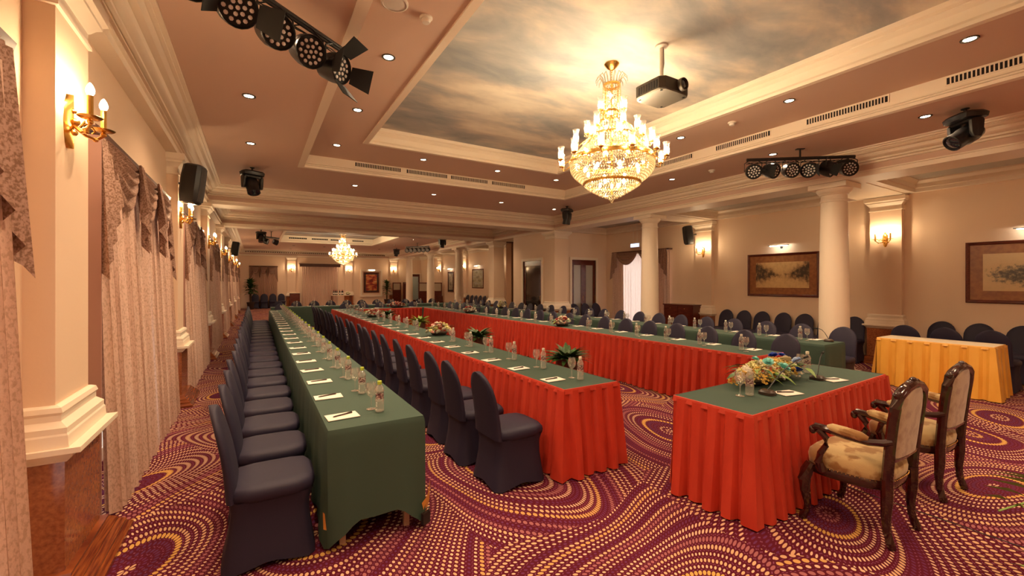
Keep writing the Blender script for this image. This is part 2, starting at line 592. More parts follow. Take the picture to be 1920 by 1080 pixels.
def thing(name, label, cat, loc=(0, 0, 0), rz=0.0, group=None, kind=None):
    o = bpy.data.objects.new(name, None)
    o.empty_display_size = 0.1
    COL.objects.link(o)
    o.location = loc
    o.rotation_euler = (0, 0, rz)
    return tag(o, label, cat, group, kind)


def copy_tree(o, parent=None):
    c = o.copy()
    COL.objects.link(c)
    c.parent = parent
    for ch in list(o.children):
        copy_tree(ch, c)
    return c


class Kit:
    """a thing built once and then copied with its parts"""

    def __init__(self, proto):
        self.proto, self.used = proto, False

    def put(self, loc, rz=0.0, label=None, group=None, scale=None):
        o = self.proto if not self.used else copy_tree(self.proto)
        self.used = True
        o.location = loc
        o.rotation_euler = (0, 0, rz)
        if scale:
            o.scale = (scale, scale, scale)
        tag(o, label, None, group)
        self.last = o
        return o


def struct(name, mb, material, label=None, cat=None, smooth=True, angle=35):
    o = mb.build(name, material, None, smooth, angle)
    return tag(o, label, cat, None, 'structure')


ONES = ['first', 'second', 'third', 'fourth', 'fifth', 'sixth', 'seventh', 'eighth', 'ninth', 'tenth', 'eleventh', 'twelfth', 'thirteenth', 'fourteenth', 'fifteenth', 'sixteenth',
        'seventeenth', 'eighteenth', 'nineteenth', 'twentieth', 'twenty-first', 'twenty-second', 'twenty-third', 'twenty-fourth']


def nth(k):
    return ONES[k]


def rotz(a):
    return Matrix.Rotation(a, 3, 'Z')


def superring(cx, cy, z, a, b, n=20, p=4.0, zf=None):
    """rounded-rectangle ring"""
    out = []
    for j in range(n):
        t = 2 * PI * (j + 0.5) / n
        c, s = math.cos(t), math.sin(t)
        r = (abs(c) ** p + abs(s) ** p) ** (-1 / p)
        x, y = cx + a * r * c, cy + b * r * s
        out.append(Vector((x, y, z if zf is None else zf(r * c, r * s))))
    return out

# ================================================================== the hall
XL, XR, YN, YF = -1.02, 11.05, -4.6, 32.3
FX0, FX1 = -0.90, 8.48                  # nave: faces of the entablatures
Y1A, Y1B, Y2A, Y2B = 11.42, 12.02, 15.65, 16.15   # the two cross beams
ZS, ZC, ZU, ZSKY = 3.38, 3.80, 4.05, 4.32         # soffit, ceiling, upper ceiling, painted sky
PIL_L = [3.40 + 4.09 * k for k in range(-1, 7)]
COL_Y = [-0.56, 3.57, 7.70]
COL_FAR = [19.85, 23.95, 28.0]
PIL_R = [-0.56, 3.55, 7.66, 19.85, 23.95, 28.05]

struct('floor', MB().add([(XL - 0.3, YN, 0), (XR + 0.3, YN, 0), (XR + 0.3, YF + 0.3, 0), (XL - 0.3, YF + 0.3, 0)], [(0, 1, 2, 3)]), 'carpet',
       'burgundy carpet with oval whorls of gold and plum dots', 'carpet', smooth=False)


def ring_plane(mb, o, h, z):
    """flat ceiling with a rectangular opening"""
    x0, x1, y0, y1 = o
    a0, a1, b0, b1 = h
    v = [(x0, y0, z), (x1, y0, z), (x1, y1, z), (x0, y1, z), (a0, b0, z), (a1, b0, z), (a1, b1, z), (a0, b1, z)]
    return mb.add(v, [(0, 4, 5, 1), (1, 5, 6, 2), (2, 6, 7, 3), (3, 7, 4, 0)])


C1 = (0.76, 6.80, -1.0, 8.74)           # outer coffer
C2 = (1.65, 5.66, 0.2, 7.52)            # painted sky
C3 = (1.08, 5.75, 18.4, 25.4)           # sky of the far bay
cm = MB()
ring_plane(cm, (FX0 - 0.1, FX1 + 0.05, YN, Y1A + 0.05), C1, ZC)
cm.add([(FX0 - 0.1, Y1B - 0.05, ZC), (FX1 + 0.05, Y1B - 0.05, ZC), (FX1 + 0.05, Y2A + 0.05, ZC), (FX0 - 0.1, Y2A + 0.05, ZC)], [(0, 3, 2, 1)])
ring_plane(cm, (FX0 - 0.1, FX1 + 0.05, Y2B - 0.05, YF), C3, ZC)
e = 0.09
ring_plane(cm, (C1[0] - e, C1[1] + e, C1[2] - e, C1[3] + e), C2, ZU)
struct('ceiling', cm, 'ceil', 'beige plaster ceiling with stepped coffers over the long tables', 'ceiling', smooth=False)
for nm, c, z, lab in (('ceiling_mural', C2, ZSKY, 'cloudy sky painted on the coffer above the large crystal chandelier'),
                      ('ceiling_mural', C3, ZC + 0.36, 'cloudy sky painted on the coffer above the small distant chandelier')):
    struct(nm, MB().add([(c[0] - 0.1, c[2] - 0.1, z), (c[1] + 0.1, c[2] - 0.1, z), (c[1] + 0.1, c[3] + 0.1, z), (c[0] - 0.1, c[3] + 0.1, z)], [(0, 3, 2, 1)]),
           'sky', lab, 'mural', smooth=False)

# mouldings
ENT = [(-0.12, ZS), (0, ZS), (0, 3.448), (0.022, 3.452), (0.022, 3.470), (-0.03, 3.478), (-0.03, 3.568), (0.0, 3.572), (0.0, 3.588), (-0.018, 3.592), (-0.018, 3.602), (0.03, 3.608), (0.034, 3.625), (0.022, 3.63), (0.022, 3.638),
       (0.05, 3.645), (0.085, 3.670), (0.10, 3.70), (0.092, 3.704), (0.092, 3.712), (0.15, 3.718), (0.185, 3.740), (0.178, 3.746), (0.178, 3.752), (0.215, 3.757), (0.215, 3.775), (0.25, 3.780), (0.25, 3.805)]
FRIEZE = [(-0.028, 3.481), (-0.028, 3.566)]
for k, (y0, y1, lab) in enumerate(((YN + 0.2, Y1A, 'cream cornice moulding round the bay of the large chandelier'),
                                   (Y1B, Y2A, 'cream cornice moulding round the short bay between the two cross beams'),
                                   (Y2B, 32.12, 'cream cornice moulding round the bay of the small distant chandelier')), 1):
    tr_ = struct('trim_%d' % k, MB().rect_loop(FX0, FX1, y0, y1, ENT), 'trim', lab, 'cornice', smooth=True, angle=25)
    MB().rect_loop(FX0, FX1, y0, y1, FRIEZE).build('frieze', 'ceil', tr_, False)  # darker tone is partly frieze paint, partly shading put into the colour
struct('trim_4', MB().rect_loop(*C1, [(-0.10, ZC - 0.001), (-0.10, ZC - 0.012), (0, ZC - 0.015), (0, ZC + 0.022), (-0.035, ZC + 0.026), (-0.035, ZC + 0.034), (-0.018, ZC + 0.038), (-0.022, ZC + 0.06), (-0.06, ZC + 0.064), (-0.06, ZC + 0.072), (-0.045, ZC + 0.076),
                                        (-0.05, ZC + 0.096), (-e + 0.001, ZC + 0.10), (-e + 0.001, ZU + 0.002)]), 'trim', 'stepped cream moulding round the outer ceiling coffer with air vents', 'moulding', angle=25)
struct('trim_5', MB().rect_loop(*C2, [(-0.08, ZU), (-0.08, ZU - 0.02), (0, ZU - 0.022), (0, ZU + 0.015), (-0.02, ZU + 0.02), (-0.05, ZU + 0.06), (-0.055, ZU + 0.10), (-0.04, ZU + 0.15), (-0.01, ZU + 0.175),
                                        (0.0, ZU + 0.19), (0.0, ZU + 0.20), (0.03, ZU + 0.22), (0.035, ZU + 0.235), (0.035, ZSKY + 0.001)]), 'trim', 'curved cream cove moulding framing the painted sky', 'moulding', angle=25)
struct('trim_6', MB().rect_loop(*C3, [(-0.10, ZC - 0.001), (-0.10, ZC - 0.012), (0, ZC - 0.015), (0, ZC + 0.05), (-0.03, ZC + 0.06), (-0.05, ZC + 0.10), (-0.09, ZC + 0.11), (-0.09, ZC + 0.37)]), 'trim',
       'cream moulding framing the painted sky of the distant bay', 'moulding', angle=25)
# dark dentil line of the distant cornice
dm = MB()
nx = 70
for i in range(nx):
    x = FX0 + 0.35 + (FX1 - FX0 - 0.7) * i / (nx - 1)
    dm.box(x - 0.035, x + 0.035, 31.93, 32.04, 3.605, 3.665)
tag(dm.build('dentil_band', 'brown', None, False), 'row of dark dentils in the cornice of the end wall', 'dentils', None, 'structure')


def beam(name, x0, x1, y0, y1, label, z0=ZS + 0.001, z1=3.95):
    return struct(name, MB().box(x0, x1, y0, y1, z0, z1), 'trim', label, 'beam', smooth=False)


beam('beam_cross', FX0 - 0.1, FX1 + 0.04, Y1A + 0.045, Y1B - 0.045, 'deep cream cross beam between the large chandelier bay and the next')
beam('beam_cross', FX0 - 0.1, FX1 + 0.04, Y2A + 0.045, Y2B - 0.045, 'deep cream cross beam before the small distant chandelier')
beam('beam_long', FX1 + 0.045, 9.08, YN, YF, 'long cream beam carried by the round columns')

# ---- left wall: piers, lintel and windows
WIN_L = [(PIL_L[k] + PIL_L[k + 1]) / 2 for k in range(len(PIL_L) - 1)]
WIN_L.append(PIL_L[-1] + 2.045)
wl = MB()
HW = 1.32
edges = [YN] + [q for c in WIN_L for q in (c - HW, c + HW)] + [YF]
for i in range(0, len(edges), 2):
    wl.box(XL - 0.28, XL, edges[i], edges[i + 1], 0, 2.6)
wl.box(XL - 0.28, XL, YN, YF, 2.6, 3.95)
struct('wall_left', wl, 'wall', 'cream wall with tall curtained windows between pilasters', 'wall', smooth=False)
winkit = thing('window_1', 'tall white framed window behind the brocade curtain', 'window', kind='structure', group='windows behind the brocade curtains')
fr = MB()
fr.box(-0.05, 0.0, -HW, -HW + 0.07, 0, 2.6).box(-0.05, 0, HW - 0.07, HW, 0, 2.6).box(-0.05, 0, -HW + 0.07, HW - 0.07, 2.53, 2.6).box(-0.05, 0, -HW + 0.07, HW - 0.07, 0, 0.12)
for q in (-HW / 2, 0, HW / 2):
    fr.box(-0.045, -0.005, q - 0.035, q + 0.035, 0.12, 2.53)
fr.build('window_frame', 'white', winkit, False)
for i in range(4):
    pw = (2 * HW - 0.14) / 4
    y0 = -HW + 0.07 + i * pw
    MB().box(-0.03, -0.022, y0, y0 + pw, 0.12, 2.53).build('pane', 'pane', winkit, False)
wk = Kit(winkit)
for k, c in enumerate(WIN_L):
    o = wk.put((XL - 0.20, c, 0))
    o.name = 'window_%d' % (k + 1)

# ---- right wall, the aisle and its cross walls
RW0, RW1 = 8.95, 11.1
wr = MB()
wr.box(XR, XR + 0.25, YN, RW0, 0, 3.95).box(XR, XR + 0.25, RW1, YF, 0, 3.95).box(XR, XR + 0.25, RW0, RW1, 2.62, 3.95)
struct('wall_right', wr, 'wall', 'cream wall with framed pictures and gilt sconces', 'wall', smooth=False)
o = copy_tree(winkit)
o.name = 'window_9'
o.location = (XR + 0.2, (RW0 + RW1) / 2, 0)
o.rotation_euler = (0, 0, PI)
o.scale = (1, (RW1 - RW0) / (2 * HW), 1)
o['label'] = 'tall window behind the daylit sheer curtain and column'
struct('wall_far', MB().box(XL - 0.28, XR + 0.25, YF, YF + 0.25, 0, 3.95), 'wall', 'cream end wall with two curtained windows and a red picture', 'wall', smooth=False)
struct('wall_near', MB().box(XL - 0.28, XR + 0.25, YN - 0.25, YN, 0, 4.5), 'wall', 'cream wall closing the hall behind the tables', 'wall', smooth=False)
# hidden top slab keeps the daylight out
struct('ceiling_slab', MB().box(XL - 0.28, XR + 0.25, YN - 0.25, YF + 0.25, 4.5, 4.6), 'ceil', 'unseen slab above the ceiling coffers keeping daylight out', 'slab', smooth=False)
up = MB()
up.box(XL - 0.28, XL - 0.2, YN, YF, 3.9, 4.5).box(XR + 0.17, XR + 0.25, YN, YF, 3.9, 4.5).box(XL, XR, YF, YF + 0.08, 3.9, 4.5)
struct('wall_upper', up, 'ceil', 'upper strip of the hall walls above the ceiling', 'wall', smooth=False)

DX0, DX1, DZ = 9.42, 10.52, 2.45
cw = MB()
cw.box(9.08, DX0, 11.70, 11.90, 0, 3.7).box(DX1, XR, 11.70, 11.90, 0, 3.7).box(DX0, DX1, 11.70, 11.90, DZ, 3.7)
struct('wall_aisle', cw, 'wall', 'cream cross wall closing the side aisle beside the sheer curtain', 'wall', smooth=False)
DY0, DY1 = 12.20, 13.38
sw = MB()
sw.box(FX1 + 0.02, FX1 + 0.22, 12.0, DY0, 0, ZS).box(FX1 + 0.02, FX1 + 0.22, DY1, 14.1, 0, ZS).box(FX1 + 0.02, FX1 + 0.22, DY0, DY1, DZ - 0.02, ZS)
sw.box(FX1 + 0.22, XR, 13.9, 14.1, 0, 3.7)
struct('wall_side', sw, 'wall', 'short cream return wall with the dark glazed door', 'wall', smooth=False)


def door(name, label, w, h, loc, rz, panes, glass):
    """glazed door; local: width along x, faces -y"""
    d = thing(name, label, 'door', loc, rz, None, 'structure')
    c = MB()
    for s in (-1, 1):
        c.box(min(s * w / 2, s * (w / 2 + 0.09)), max(s * w / 2, s * (w / 2 + 0.09)), -0.03, 0.05, 0, h + 0.09)
    c.box(-w / 2, w / 2, -0.03, 0.05, h, h + 0.09)
    c.build('door_casing', 'trim', d, False)
    lw = w / panes
    for i in range(panes):
        x0 = -w / 2 + i * lw
        f = MB()
        st = 0.11
        f.box(x0, x0 + st, 0.02, 0.07, 0, h).box(x0 + lw - st, x0 + lw, 0.02, 0.07, 0, h).box(x0 + st, x0 + lw - st, 0.02, 0.07, h - 0.18, h).box(x0 + st, x0 + lw - st, 0.02, 0.07, 0, 0.32)
        leaf = f.build('door_leaf', 'wood', d, False)
        MB().box(x0 + st, x0 + lw - st, 0.04, 0.055, 0.32, h - 0.18).build('pane', glass[i], leaf, False)
        hd = MB().tube([(x0 + lw - 0.05, 0.0, 1.0), (x0 + lw - 0.05, -0.03, 1.02), (x0 + lw - 0.05, -0.03, 1.18), (x0 + lw - 0.05, 0.0, 1.2)], 0.008)
        hd.build('handle', 'gilt', leaf)
    return d


door('door_1', 'mahogany double door with pale glass panes in the aisle wall', DX1 - DX0, DZ, ((DX0 + DX1) / 2, 11.70, 0), 0, 2, ['door_glass_pale', 'door_glass_pale'])
door('door_2', 'mahogany door with one dark glass pane in the return wall', DY1 - DY0, DZ - 0.02, (FX1 + 0.02, (DY0 + DY1) / 2, 0), -PI / 2, 1, ['door_glass_dark'])

tag(MB().box(4.094, 4.106, YN, 1.68, 0, 0.002).build('trim_8', 'black_matte', None, False), 'thin dark seam in the carpet beside the carved armchairs', 'seam', None, 'structure')

# aisle ceilings with cross beams
am = MB()
for y0, y1 in ((YN, 11.8), (14.0, YF)):
    am.add([(9.0, y0, 3.62), (XR, y0, 3.62), (XR, y1, 3.62), (9.0, y1, 3.62)], [(0, 3, 2, 1)])
am.add([(FX1, 11.8, 3.62), (XR, 11.8, 3.62), (XR, 14.0, 3.62), (FX1, 14.0, 3.62)], [(0, 3, 2, 1)])
struct('ceiling_aisle', am, 'aisle_ceil', 'grey blue ceiling panels of the side aisle', 'ceiling', smooth=False)
AP = [(-0.02, ZS + 0.02), (0.10, ZS + 0.02), (0.10, 3.47), (0.125, 3.475), (0.125, 3.55), (0.16, 3.57), (0.19, 3.60), (0.19, 3.625)]
cuts = [YN] + [q for c in COL_Y for q in (c - 0.36, c + 0.36)] + [11.70]
for i in range(0, len(cuts), 2):
    struct('trim_7', MB().rect_loop(9.08, XR, cuts[i], cuts[i + 1], AP), 'trim', 'cream moulding framing an aisle ceiling panel', 'moulding', angle=25)['group'] = 'aisle ceiling mouldings'
cuts = [14.1] + [q for c in COL_FAR for q in (c - 0.36, c + 0.36)] + [YF]
for i in range(0, len(cuts), 2):
    struct('trim_7', MB().rect_loop(9.08, XR, cuts[i], cuts[i + 1], AP), 'trim', 'cream moulding framing an aisle ceiling panel', 'moulding', angle=25)['group'] = 'aisle ceiling mouldings'
for c in COL_Y + COL_FAR:
    b = struct('beam_aisle', MB().box(9.08, XR, c - 0.34, c + 0.34, ZS + 0.005, 3.7), 'trim', 'short cream beam from round column to wall pilaster', 'beam', smooth=False)
    b['group'] = 'short aisle beams'

# baseboards
struct('baseboard_right', MB().box(XR - 0.03, XR, YN, RW0, 0, 0.13), 'wood', 'dark red wooden baseboard under the framed pictures', 'baseboard', smooth=False)
struct('baseboard_aisle', MB().box(9.1, DX0 - 0.1, 11.67, 11.70, 0, 0.13).box(DX1 + 0.1, XR - 0.03, 11.67, 11.70, 0, 0.13), 'wood', 'dark red baseboard of the aisle cross wall', 'baseboard', smooth=False)


# ---- pilasters
def usteps(prof):
    """stack of three-sided steps against a wall: (protrusion, half width, z)"""
    return MB().loft([[(0, -h, z), (p, -h, z), (p, h, z), (0, h, z)] for p, h, z in prof])


def pilaster(name, label, group, wood_front=True):
    t = thing(name, label, 'pilaster', kind='structure', group=group)
    usteps([(0.30, 0.45, 0), (0.30, 0.45, 0.025), (0.27, 0.42, 0.05), (0.27, 0.42, 0.065), (0.235, 0.385, 0.09), (0.235, 0.385, 0.10), (0.20, 0.34, 0.135), (0.20, 0.33, 0.15)]).build('plinth', 'plinth_wood', t, True, 20)
    usteps([(0.165, 0.29, 0.15), (0.165, 0.29, 0.72)]).build('marble_panel', 'marble', t, False)
    usteps([(0.175, 0.30, 0.72), (0.185, 0.31, 0.735), (0.20, 0.32, 0.75), (0.205, 0.325, 0.765), (0.24, 0.35, 0.772), (0.24, 0.35, 0.80)]).build('ledge', 'trim', t, True, 20)
    usteps([(0.19, 0.325, 0.80), (0.185, 0.32, 0.86), (0.18, 0.315, 0.87), (0.18, 0.315, 0.90), (0.165, 0.30, 0.915), (0.15, 0.285, 0.93), (0.15, 0.285, 0.96), (0.158, 0.292, 0.975), (0.15, 0.285, 1.0), (0.13, 0.265, 1.01)]).build('base_moulding', 'trim', t, True, 20)
    usteps([(0.12, 0.255, 1.005), (0.12, 0.255, 3.12)]).build('shaft', 'wall', t, False)
    usteps([(0.125, 0.26, 3.10), (0.135, 0.27, 3.105), (0.135, 0.27, 3.125), (0.12, 0.255, 3.13), (0.12, 0.255, 3.20), (0.13, 0.265, 3.21), (0.15, 0.285, 3.24), (0.175, 0.31, 3.26), (0.175, 0.31, 3.28), (0.20, 0.335, 3.30), (0.20, 0.335, 3.375)]).build('capital', 'trim', t, True, 20)
    return t


pk = Kit(pilaster('pilaster', 'cream pilaster on a marble pedestal between brocade curtains', 'pilasters of the window wall'))
for y in PIL_L:
    pk.put((XL, y, 0), 0, 'cream pilaster on a marble pedestal, %s along the window wall' % nth(PIL_L.index(y)))
for y in PIL_R:
    o = copy_tree(pk.proto)
    o.location, o.rotation_euler = (XR, y, 0), (0, 0, PI)
    tag(o, 'cream pilaster on a marble pedestal, %s along the picture wall' % nth(PIL_R.index(y)), None, 'pilasters behind the round columns')
for x in (2.04, 5.69, 8.89):
    o = copy_tree(pk.proto)
    o.location, o.rotation_euler = (x, YF, 0), (0, 0, -PI / 2)
    tag(o, 'cream pilaster with a sconce on the end wall', None, 'pilasters of the end wall')

# ---- the piers carrying the cross beams
def pier(x0, x1, y0, y1, label):
    t = thing('pier', label, 'pier', ((x0 + x1) / 2, (y0 + y1) / 2, 0), 0, None, 'structure')
    a, b = (x1 - x0) / 2, (y1 - y0) / 2

    def st(pr):
        return MB().loft([[(-a - p, -b - p, z), (a + p, -b - p, z), (a + p, b + p, z), (-a - p, b + p, z)] for p, z in pr])
    st([(0.16, 0), (0.16, 0.03), (0.10, 0.13), (0.08, 0.15)]).build('plinth', 'plinth_wood', t, True, 20)
    st([(0.05, 0.15), (0.05, 0.72)]).build('marble_panel', 'marble', t, False)
    st([(0.06, 0.72), (0.08, 0.76), (0.12, 0.77), (0.12, 0.80), (0.07, 0.80), (0.07, 0.88), (0.05, 0.92), (0.03, 0.96), (0.03, 1.0), (0.01, 1.01)]).build('ledge', 'trim', t, True, 20)
    st([(0, 1.0), (0, 3.14)]).build('shaft', 'wall', t, False)
    st([(0.0, 3.12), (0.015, 3.13), (0, 3.15), (0, 3.21), (0.03, 3.24), (0.06, 3.27), (0.06, 3.29), (0.09, 3.30), (0.09, 3.374)]).build('capital', 'trim', t, True, 20)
    return t


pier(FX1 + 0.02, 9.06, Y1A + 0.02, Y1B - 0.02, 'square cream pier between the two mahogany doors')
pier(FX1 + 0.02, 8.98, Y2A + 0.02, Y2B - 0.02, 'square cream pier beside the folded partition')

# ---- round columns
def column():
    t = thing('column', 'smooth round cream column standing beside the tables', 'column', kind='structure', group='round columns of the aisle')
    MB().box(-0.30, 0.30, -0.30, 0.30, 0, 0.12).lathe([(0.29, 0.12), (0.30, 0.15), (0.29, 0.19), (0.26, 0.21), (0.26, 0.23), (0.27, 0.25), (0.26, 0.28), (0.235, 0.30)], 28).build('base', 'trim', t)
    MB().lathe([(0.228, 0.28), (0.222, 1.2), (0.212, 2.1), (0.196, 3.0), (0.192, 3.17)], 32, cap0=False, cap1=False).build('shaft', 'trim', t)
    MB().lathe([(0.192, 3.06), (0.205, 3.065), (0.208, 3.08), (0.205, 3.095), (0.192, 3.10), (0.192, 3.18), (0.205, 3.19), (0.215, 3.20), (0.215, 3.21), (0.24, 3.23), (0.262, 3.265), (0.268, 3.29)], 32).box(-0.29, 0.29, -0.29, 0.29, 3.29, 3.375).build('capital', 'trim', t)
    return t


ck = Kit(column())
for y in COL_Y + COL_FAR:
    ck.put((8.78, y, 0), 0, 'smooth round cream column, %s along the side aisle' % nth((COL_Y + COL_FAR).index(y)))

# ---- folding partition, parked beside the pier
pt = thing('folding_partition', 'folded brown accordion partition parked in the opening by the pier', 'partition', (9.02, 15.55, 0))
for i in range(9):
    x0, x1 = i * 0.11, i * 0.11 + 0.10
    ya, yb = (0, -0.26) if i % 2 == 0 else (-0.26, 0)
    m = MB()
    m.add([(x0, ya, 0.02), (x1, yb, 0.02), (x1 + 0.025, yb, 0.02), (x0 + 0.025, ya, 0.02), (x0, ya, 3.3), (x1, yb, 3.3), (x1 + 0.025, yb, 3.3), (x0 + 0.025, ya, 3.3)],
          [(0, 3, 2, 1), (4, 5, 6, 7), (0, 1, 5, 4), (1, 2, 6, 5), (2, 3, 7, 6), (3, 0, 4, 7)])
    m.build('panel', 'partition', pt, False)
MB().box(-0.05, 1.05, -0.16, -0.10, 3.305, 3.36).build('track', 'brown', pt, False)

# ================================================================== lamps and fittings on the ceiling
def downlight():
    t = thing('downlight', 'round recessed downlight in the lower ceiling', 'downlight')
    MB().lathe([(0.048, -0.004), (0.062, -0.012), (0.070, -0.008), (0.072, 0.002)], 16, cap0=False, cap1=False).build('trim_ring', 'grey_metal', t)
    MB().lathe([(0.050, -0.003), (0.050, 0.001)], 16).build('lens', 'lens_glow', t)
    ld = bpy.data.lights.new('downlight_beam', 'SPOT')
    ld.energy = SPOT_W
    ld.color = WARM
    ld.spot_size = math.radians(125)
    ld.spot_blend = 0.8
    ld.shadow_soft_size = 0.045
    lo = bpy.data.objects.new('downlight_beam', ld)
    COL.objects.link(lo)
    lo.parent = t
    lo.location = (0, 0, -0.012)
    return t


cnt_ = {}
dk = Kit(downlight())
for x, y in [(-0.07, 7.73), (-0.07, 5.78), (-0.07, 3.83), (-0.07, 1.88), (-0.07, -0.1), (-0.07, -2.2),
             (1.88, 9.9), (3.72, 9.92), (5.64, 9.98), (7.48, 10.1), (7.42, 7.9), (7.42, 5.92), (7.42, 3.9), (7.42, 2.0), (7.42, 0.05), (7.42, -2.0),
             (1.88, -2.4), (3.72, -2.4), (5.64, -2.4)]:
    side = 'window wall edge' if x < 0 else ('picture wall edge' if x > 7 else ('cross beam edge' if y > 5 else 'entrance edge'))
    cnt_[side] = cnt_.get(side, -1) + 1
    dk.put((x, y, ZC), 0, 'round downlight in the lower ceiling, %s along its %s' % (nth(cnt_[side]), side), 'downlights of the lower ceiling')
for x, y in [(1.21, 7.97), (1.21, 6.2), (1.21, 4.58), (1.21, 2.95), (1.21, 1.3), (2.80, 8.04), (4.45, 8.04), (6.02, 8.05), (6.03, 6.3), (6.03, 4.64), (6.03, 2.96), (6.03, 1.3),
             (1.21, -0.35), (2.80, -0.4), (4.45, -0.4), (6.02, -0.35)]:
    side = 'window side' if x < 1.3 else ('picture wall side' if x > 6.025 else ('far side' if y > 5 else 'entrance side'))
    cnt_[side] = cnt_.get(side, -1) + 1
    dk.put((x, y, ZU), 0, 'round downlight in the coffer step, %s along its %s' % (nth(cnt_[side]), side), 'downlights of the coffer step')
for x in (-0.03, 1.9, 3.8, 5.73, 7.49):
    dk.put((x, 14.72, ZC), 0, 'round downlight between the cross beams, %s from the window wall' % nth((-0.03, 1.9, 3.8, 5.73, 7.49).index(x)), 'downlights between the beams')
for x, y in [(1.88, 27.75), (3.52, 27.8), (5.2, 27.9), (6.81, 28.0), (6.74, 24.3), (6.74, 20.85), (0.1, 24.3), (0.1, 20.85), (1.9, 17.2), (5.2, 17.2), (1.9, 30.6), (5.2, 30.6)]:
    side = 'row before the end wall' if 27 < y < 29 else ('row by the end wall' if y > 29 else ('row by the cross beam' if y < 18 else ('column row' if x > 4 else 'window row')))
    cnt_[side] = cnt_.get(side, -1) + 1
    dk.put((x, y, ZC), 0, 'round downlight round the distant chandelier, %s of the %s' % (nth(cnt_[side]), side), 'downlights of the distant bay')


# ---- air vents
def vent(length, loc, rz, label, group=None, slats=None):
    """grille; local: along x, faces -y"""
    t = thing('air_vent', label, 'air vent', loc, rz, group)
    h = 0.075
    MB().box(-length / 2 - 0.015, length / 2 + 0.015, -0.008, 0.0, -h / 2 - 0.012, h / 2 + 0.012).build('frame', 'trim', t, False)
    MB().box(-length / 2, length / 2, -0.010, -0.0085, -h / 2, h / 2).build('shaft_opening', 'vent_dark', t, False)
    n = slats or int(length / 0.033)
    m = MB()
    for i in range(1, n):
        x = -length / 2 + length * i / n
        m.box(x - 0.006, x + 0.006, -0.018, -0.0101, -h / 2, h / 2)
    s = m.build('slat', 'trim', t, False)
    s['kind'] = 'stuff'
    return t


zV = 3.985
for i, (a, b) in enumerate(((1.68, 2.58), (2.71, 3.61), (3.71, 4.61), (4.74, 5.64))):
    vent(b - a, ((a + b) / 2, C1[3] + e - 0.002, zV), 0, ['air vent at the window end of the row of four on the coffer', 'second air vent from the window wall in the row of four', 'third air vent from the window wall in the row of four', 'air vent at the aisle end of the row of four on the coffer'][i], 'air vents in the coffer end')
for i, (a, b) in enumerate(((5.05, 5.95), (3.66, 4.57), (2.21, 3.14), (0.75, 1.67))):
    vent(b - a, (C1[1] + e - 0.002, (a + b) / 2, zV), -PI / 2, ['air vent behind the large chandelier', 'air vent beside the projector above the lamp bar', 'long air vent above the black lamp bar and column', 'long air vent above the black moving head lamp'][i], 'air vents in the coffer side')
for i, (a, b) in enumerate(((1.5, 2.35), (2.6, 3.4), (3.55, 4.35), (4.7, 5.3))):
    vent(b - a, ((a + b) / 2, C3[3] + 0.088, ZC + 0.22), 0, 'dark air vent in the distant coffer, %s from the window wall' % nth(i), 'vents of the distant coffer', 10)

# ---- smoke detectors and the round ceiling loudspeaker
def detector(label, loc):
    t = thing('smoke_detector', label, 'smoke detector', loc)
    MB().lathe([(0.058, 0), (0.058, -0.012), (0.05, -0.02), (0.046, -0.022)], 18).build('base', 'white', t)
    MB().lathe([(0.040, -0.02), (0.040, -0.035), (0.034, -0.05), (0.02, -0.054)], 18).build('head', 'white', t)
    return t


detector('small white smoke detector beside the round ceiling loudspeaker', (1.32, 3.72, ZU))
detector('small white smoke detector above the coffer air vents', (6.11, 3.80, ZU))
detector('small white smoke detector on the lower ceiling by the lamp bar', (7.47, 5.05, ZC))
t = thing('ceiling_loudspeaker', 'round white loudspeaker set flush in the coffer step', 'loudspeaker', (1.02, 3.66, ZU))
MB().lathe([(0.115, 0), (0.115, -0.012), (0.10, -0.018), (0.098, -0.012)], 24, cap1=False).build('rim', 'white', t)
MB().lathe([(0.098, -0.010), (0.05, -0.016), (0.0, -0.018)], 24).build('grille', 'white', t)


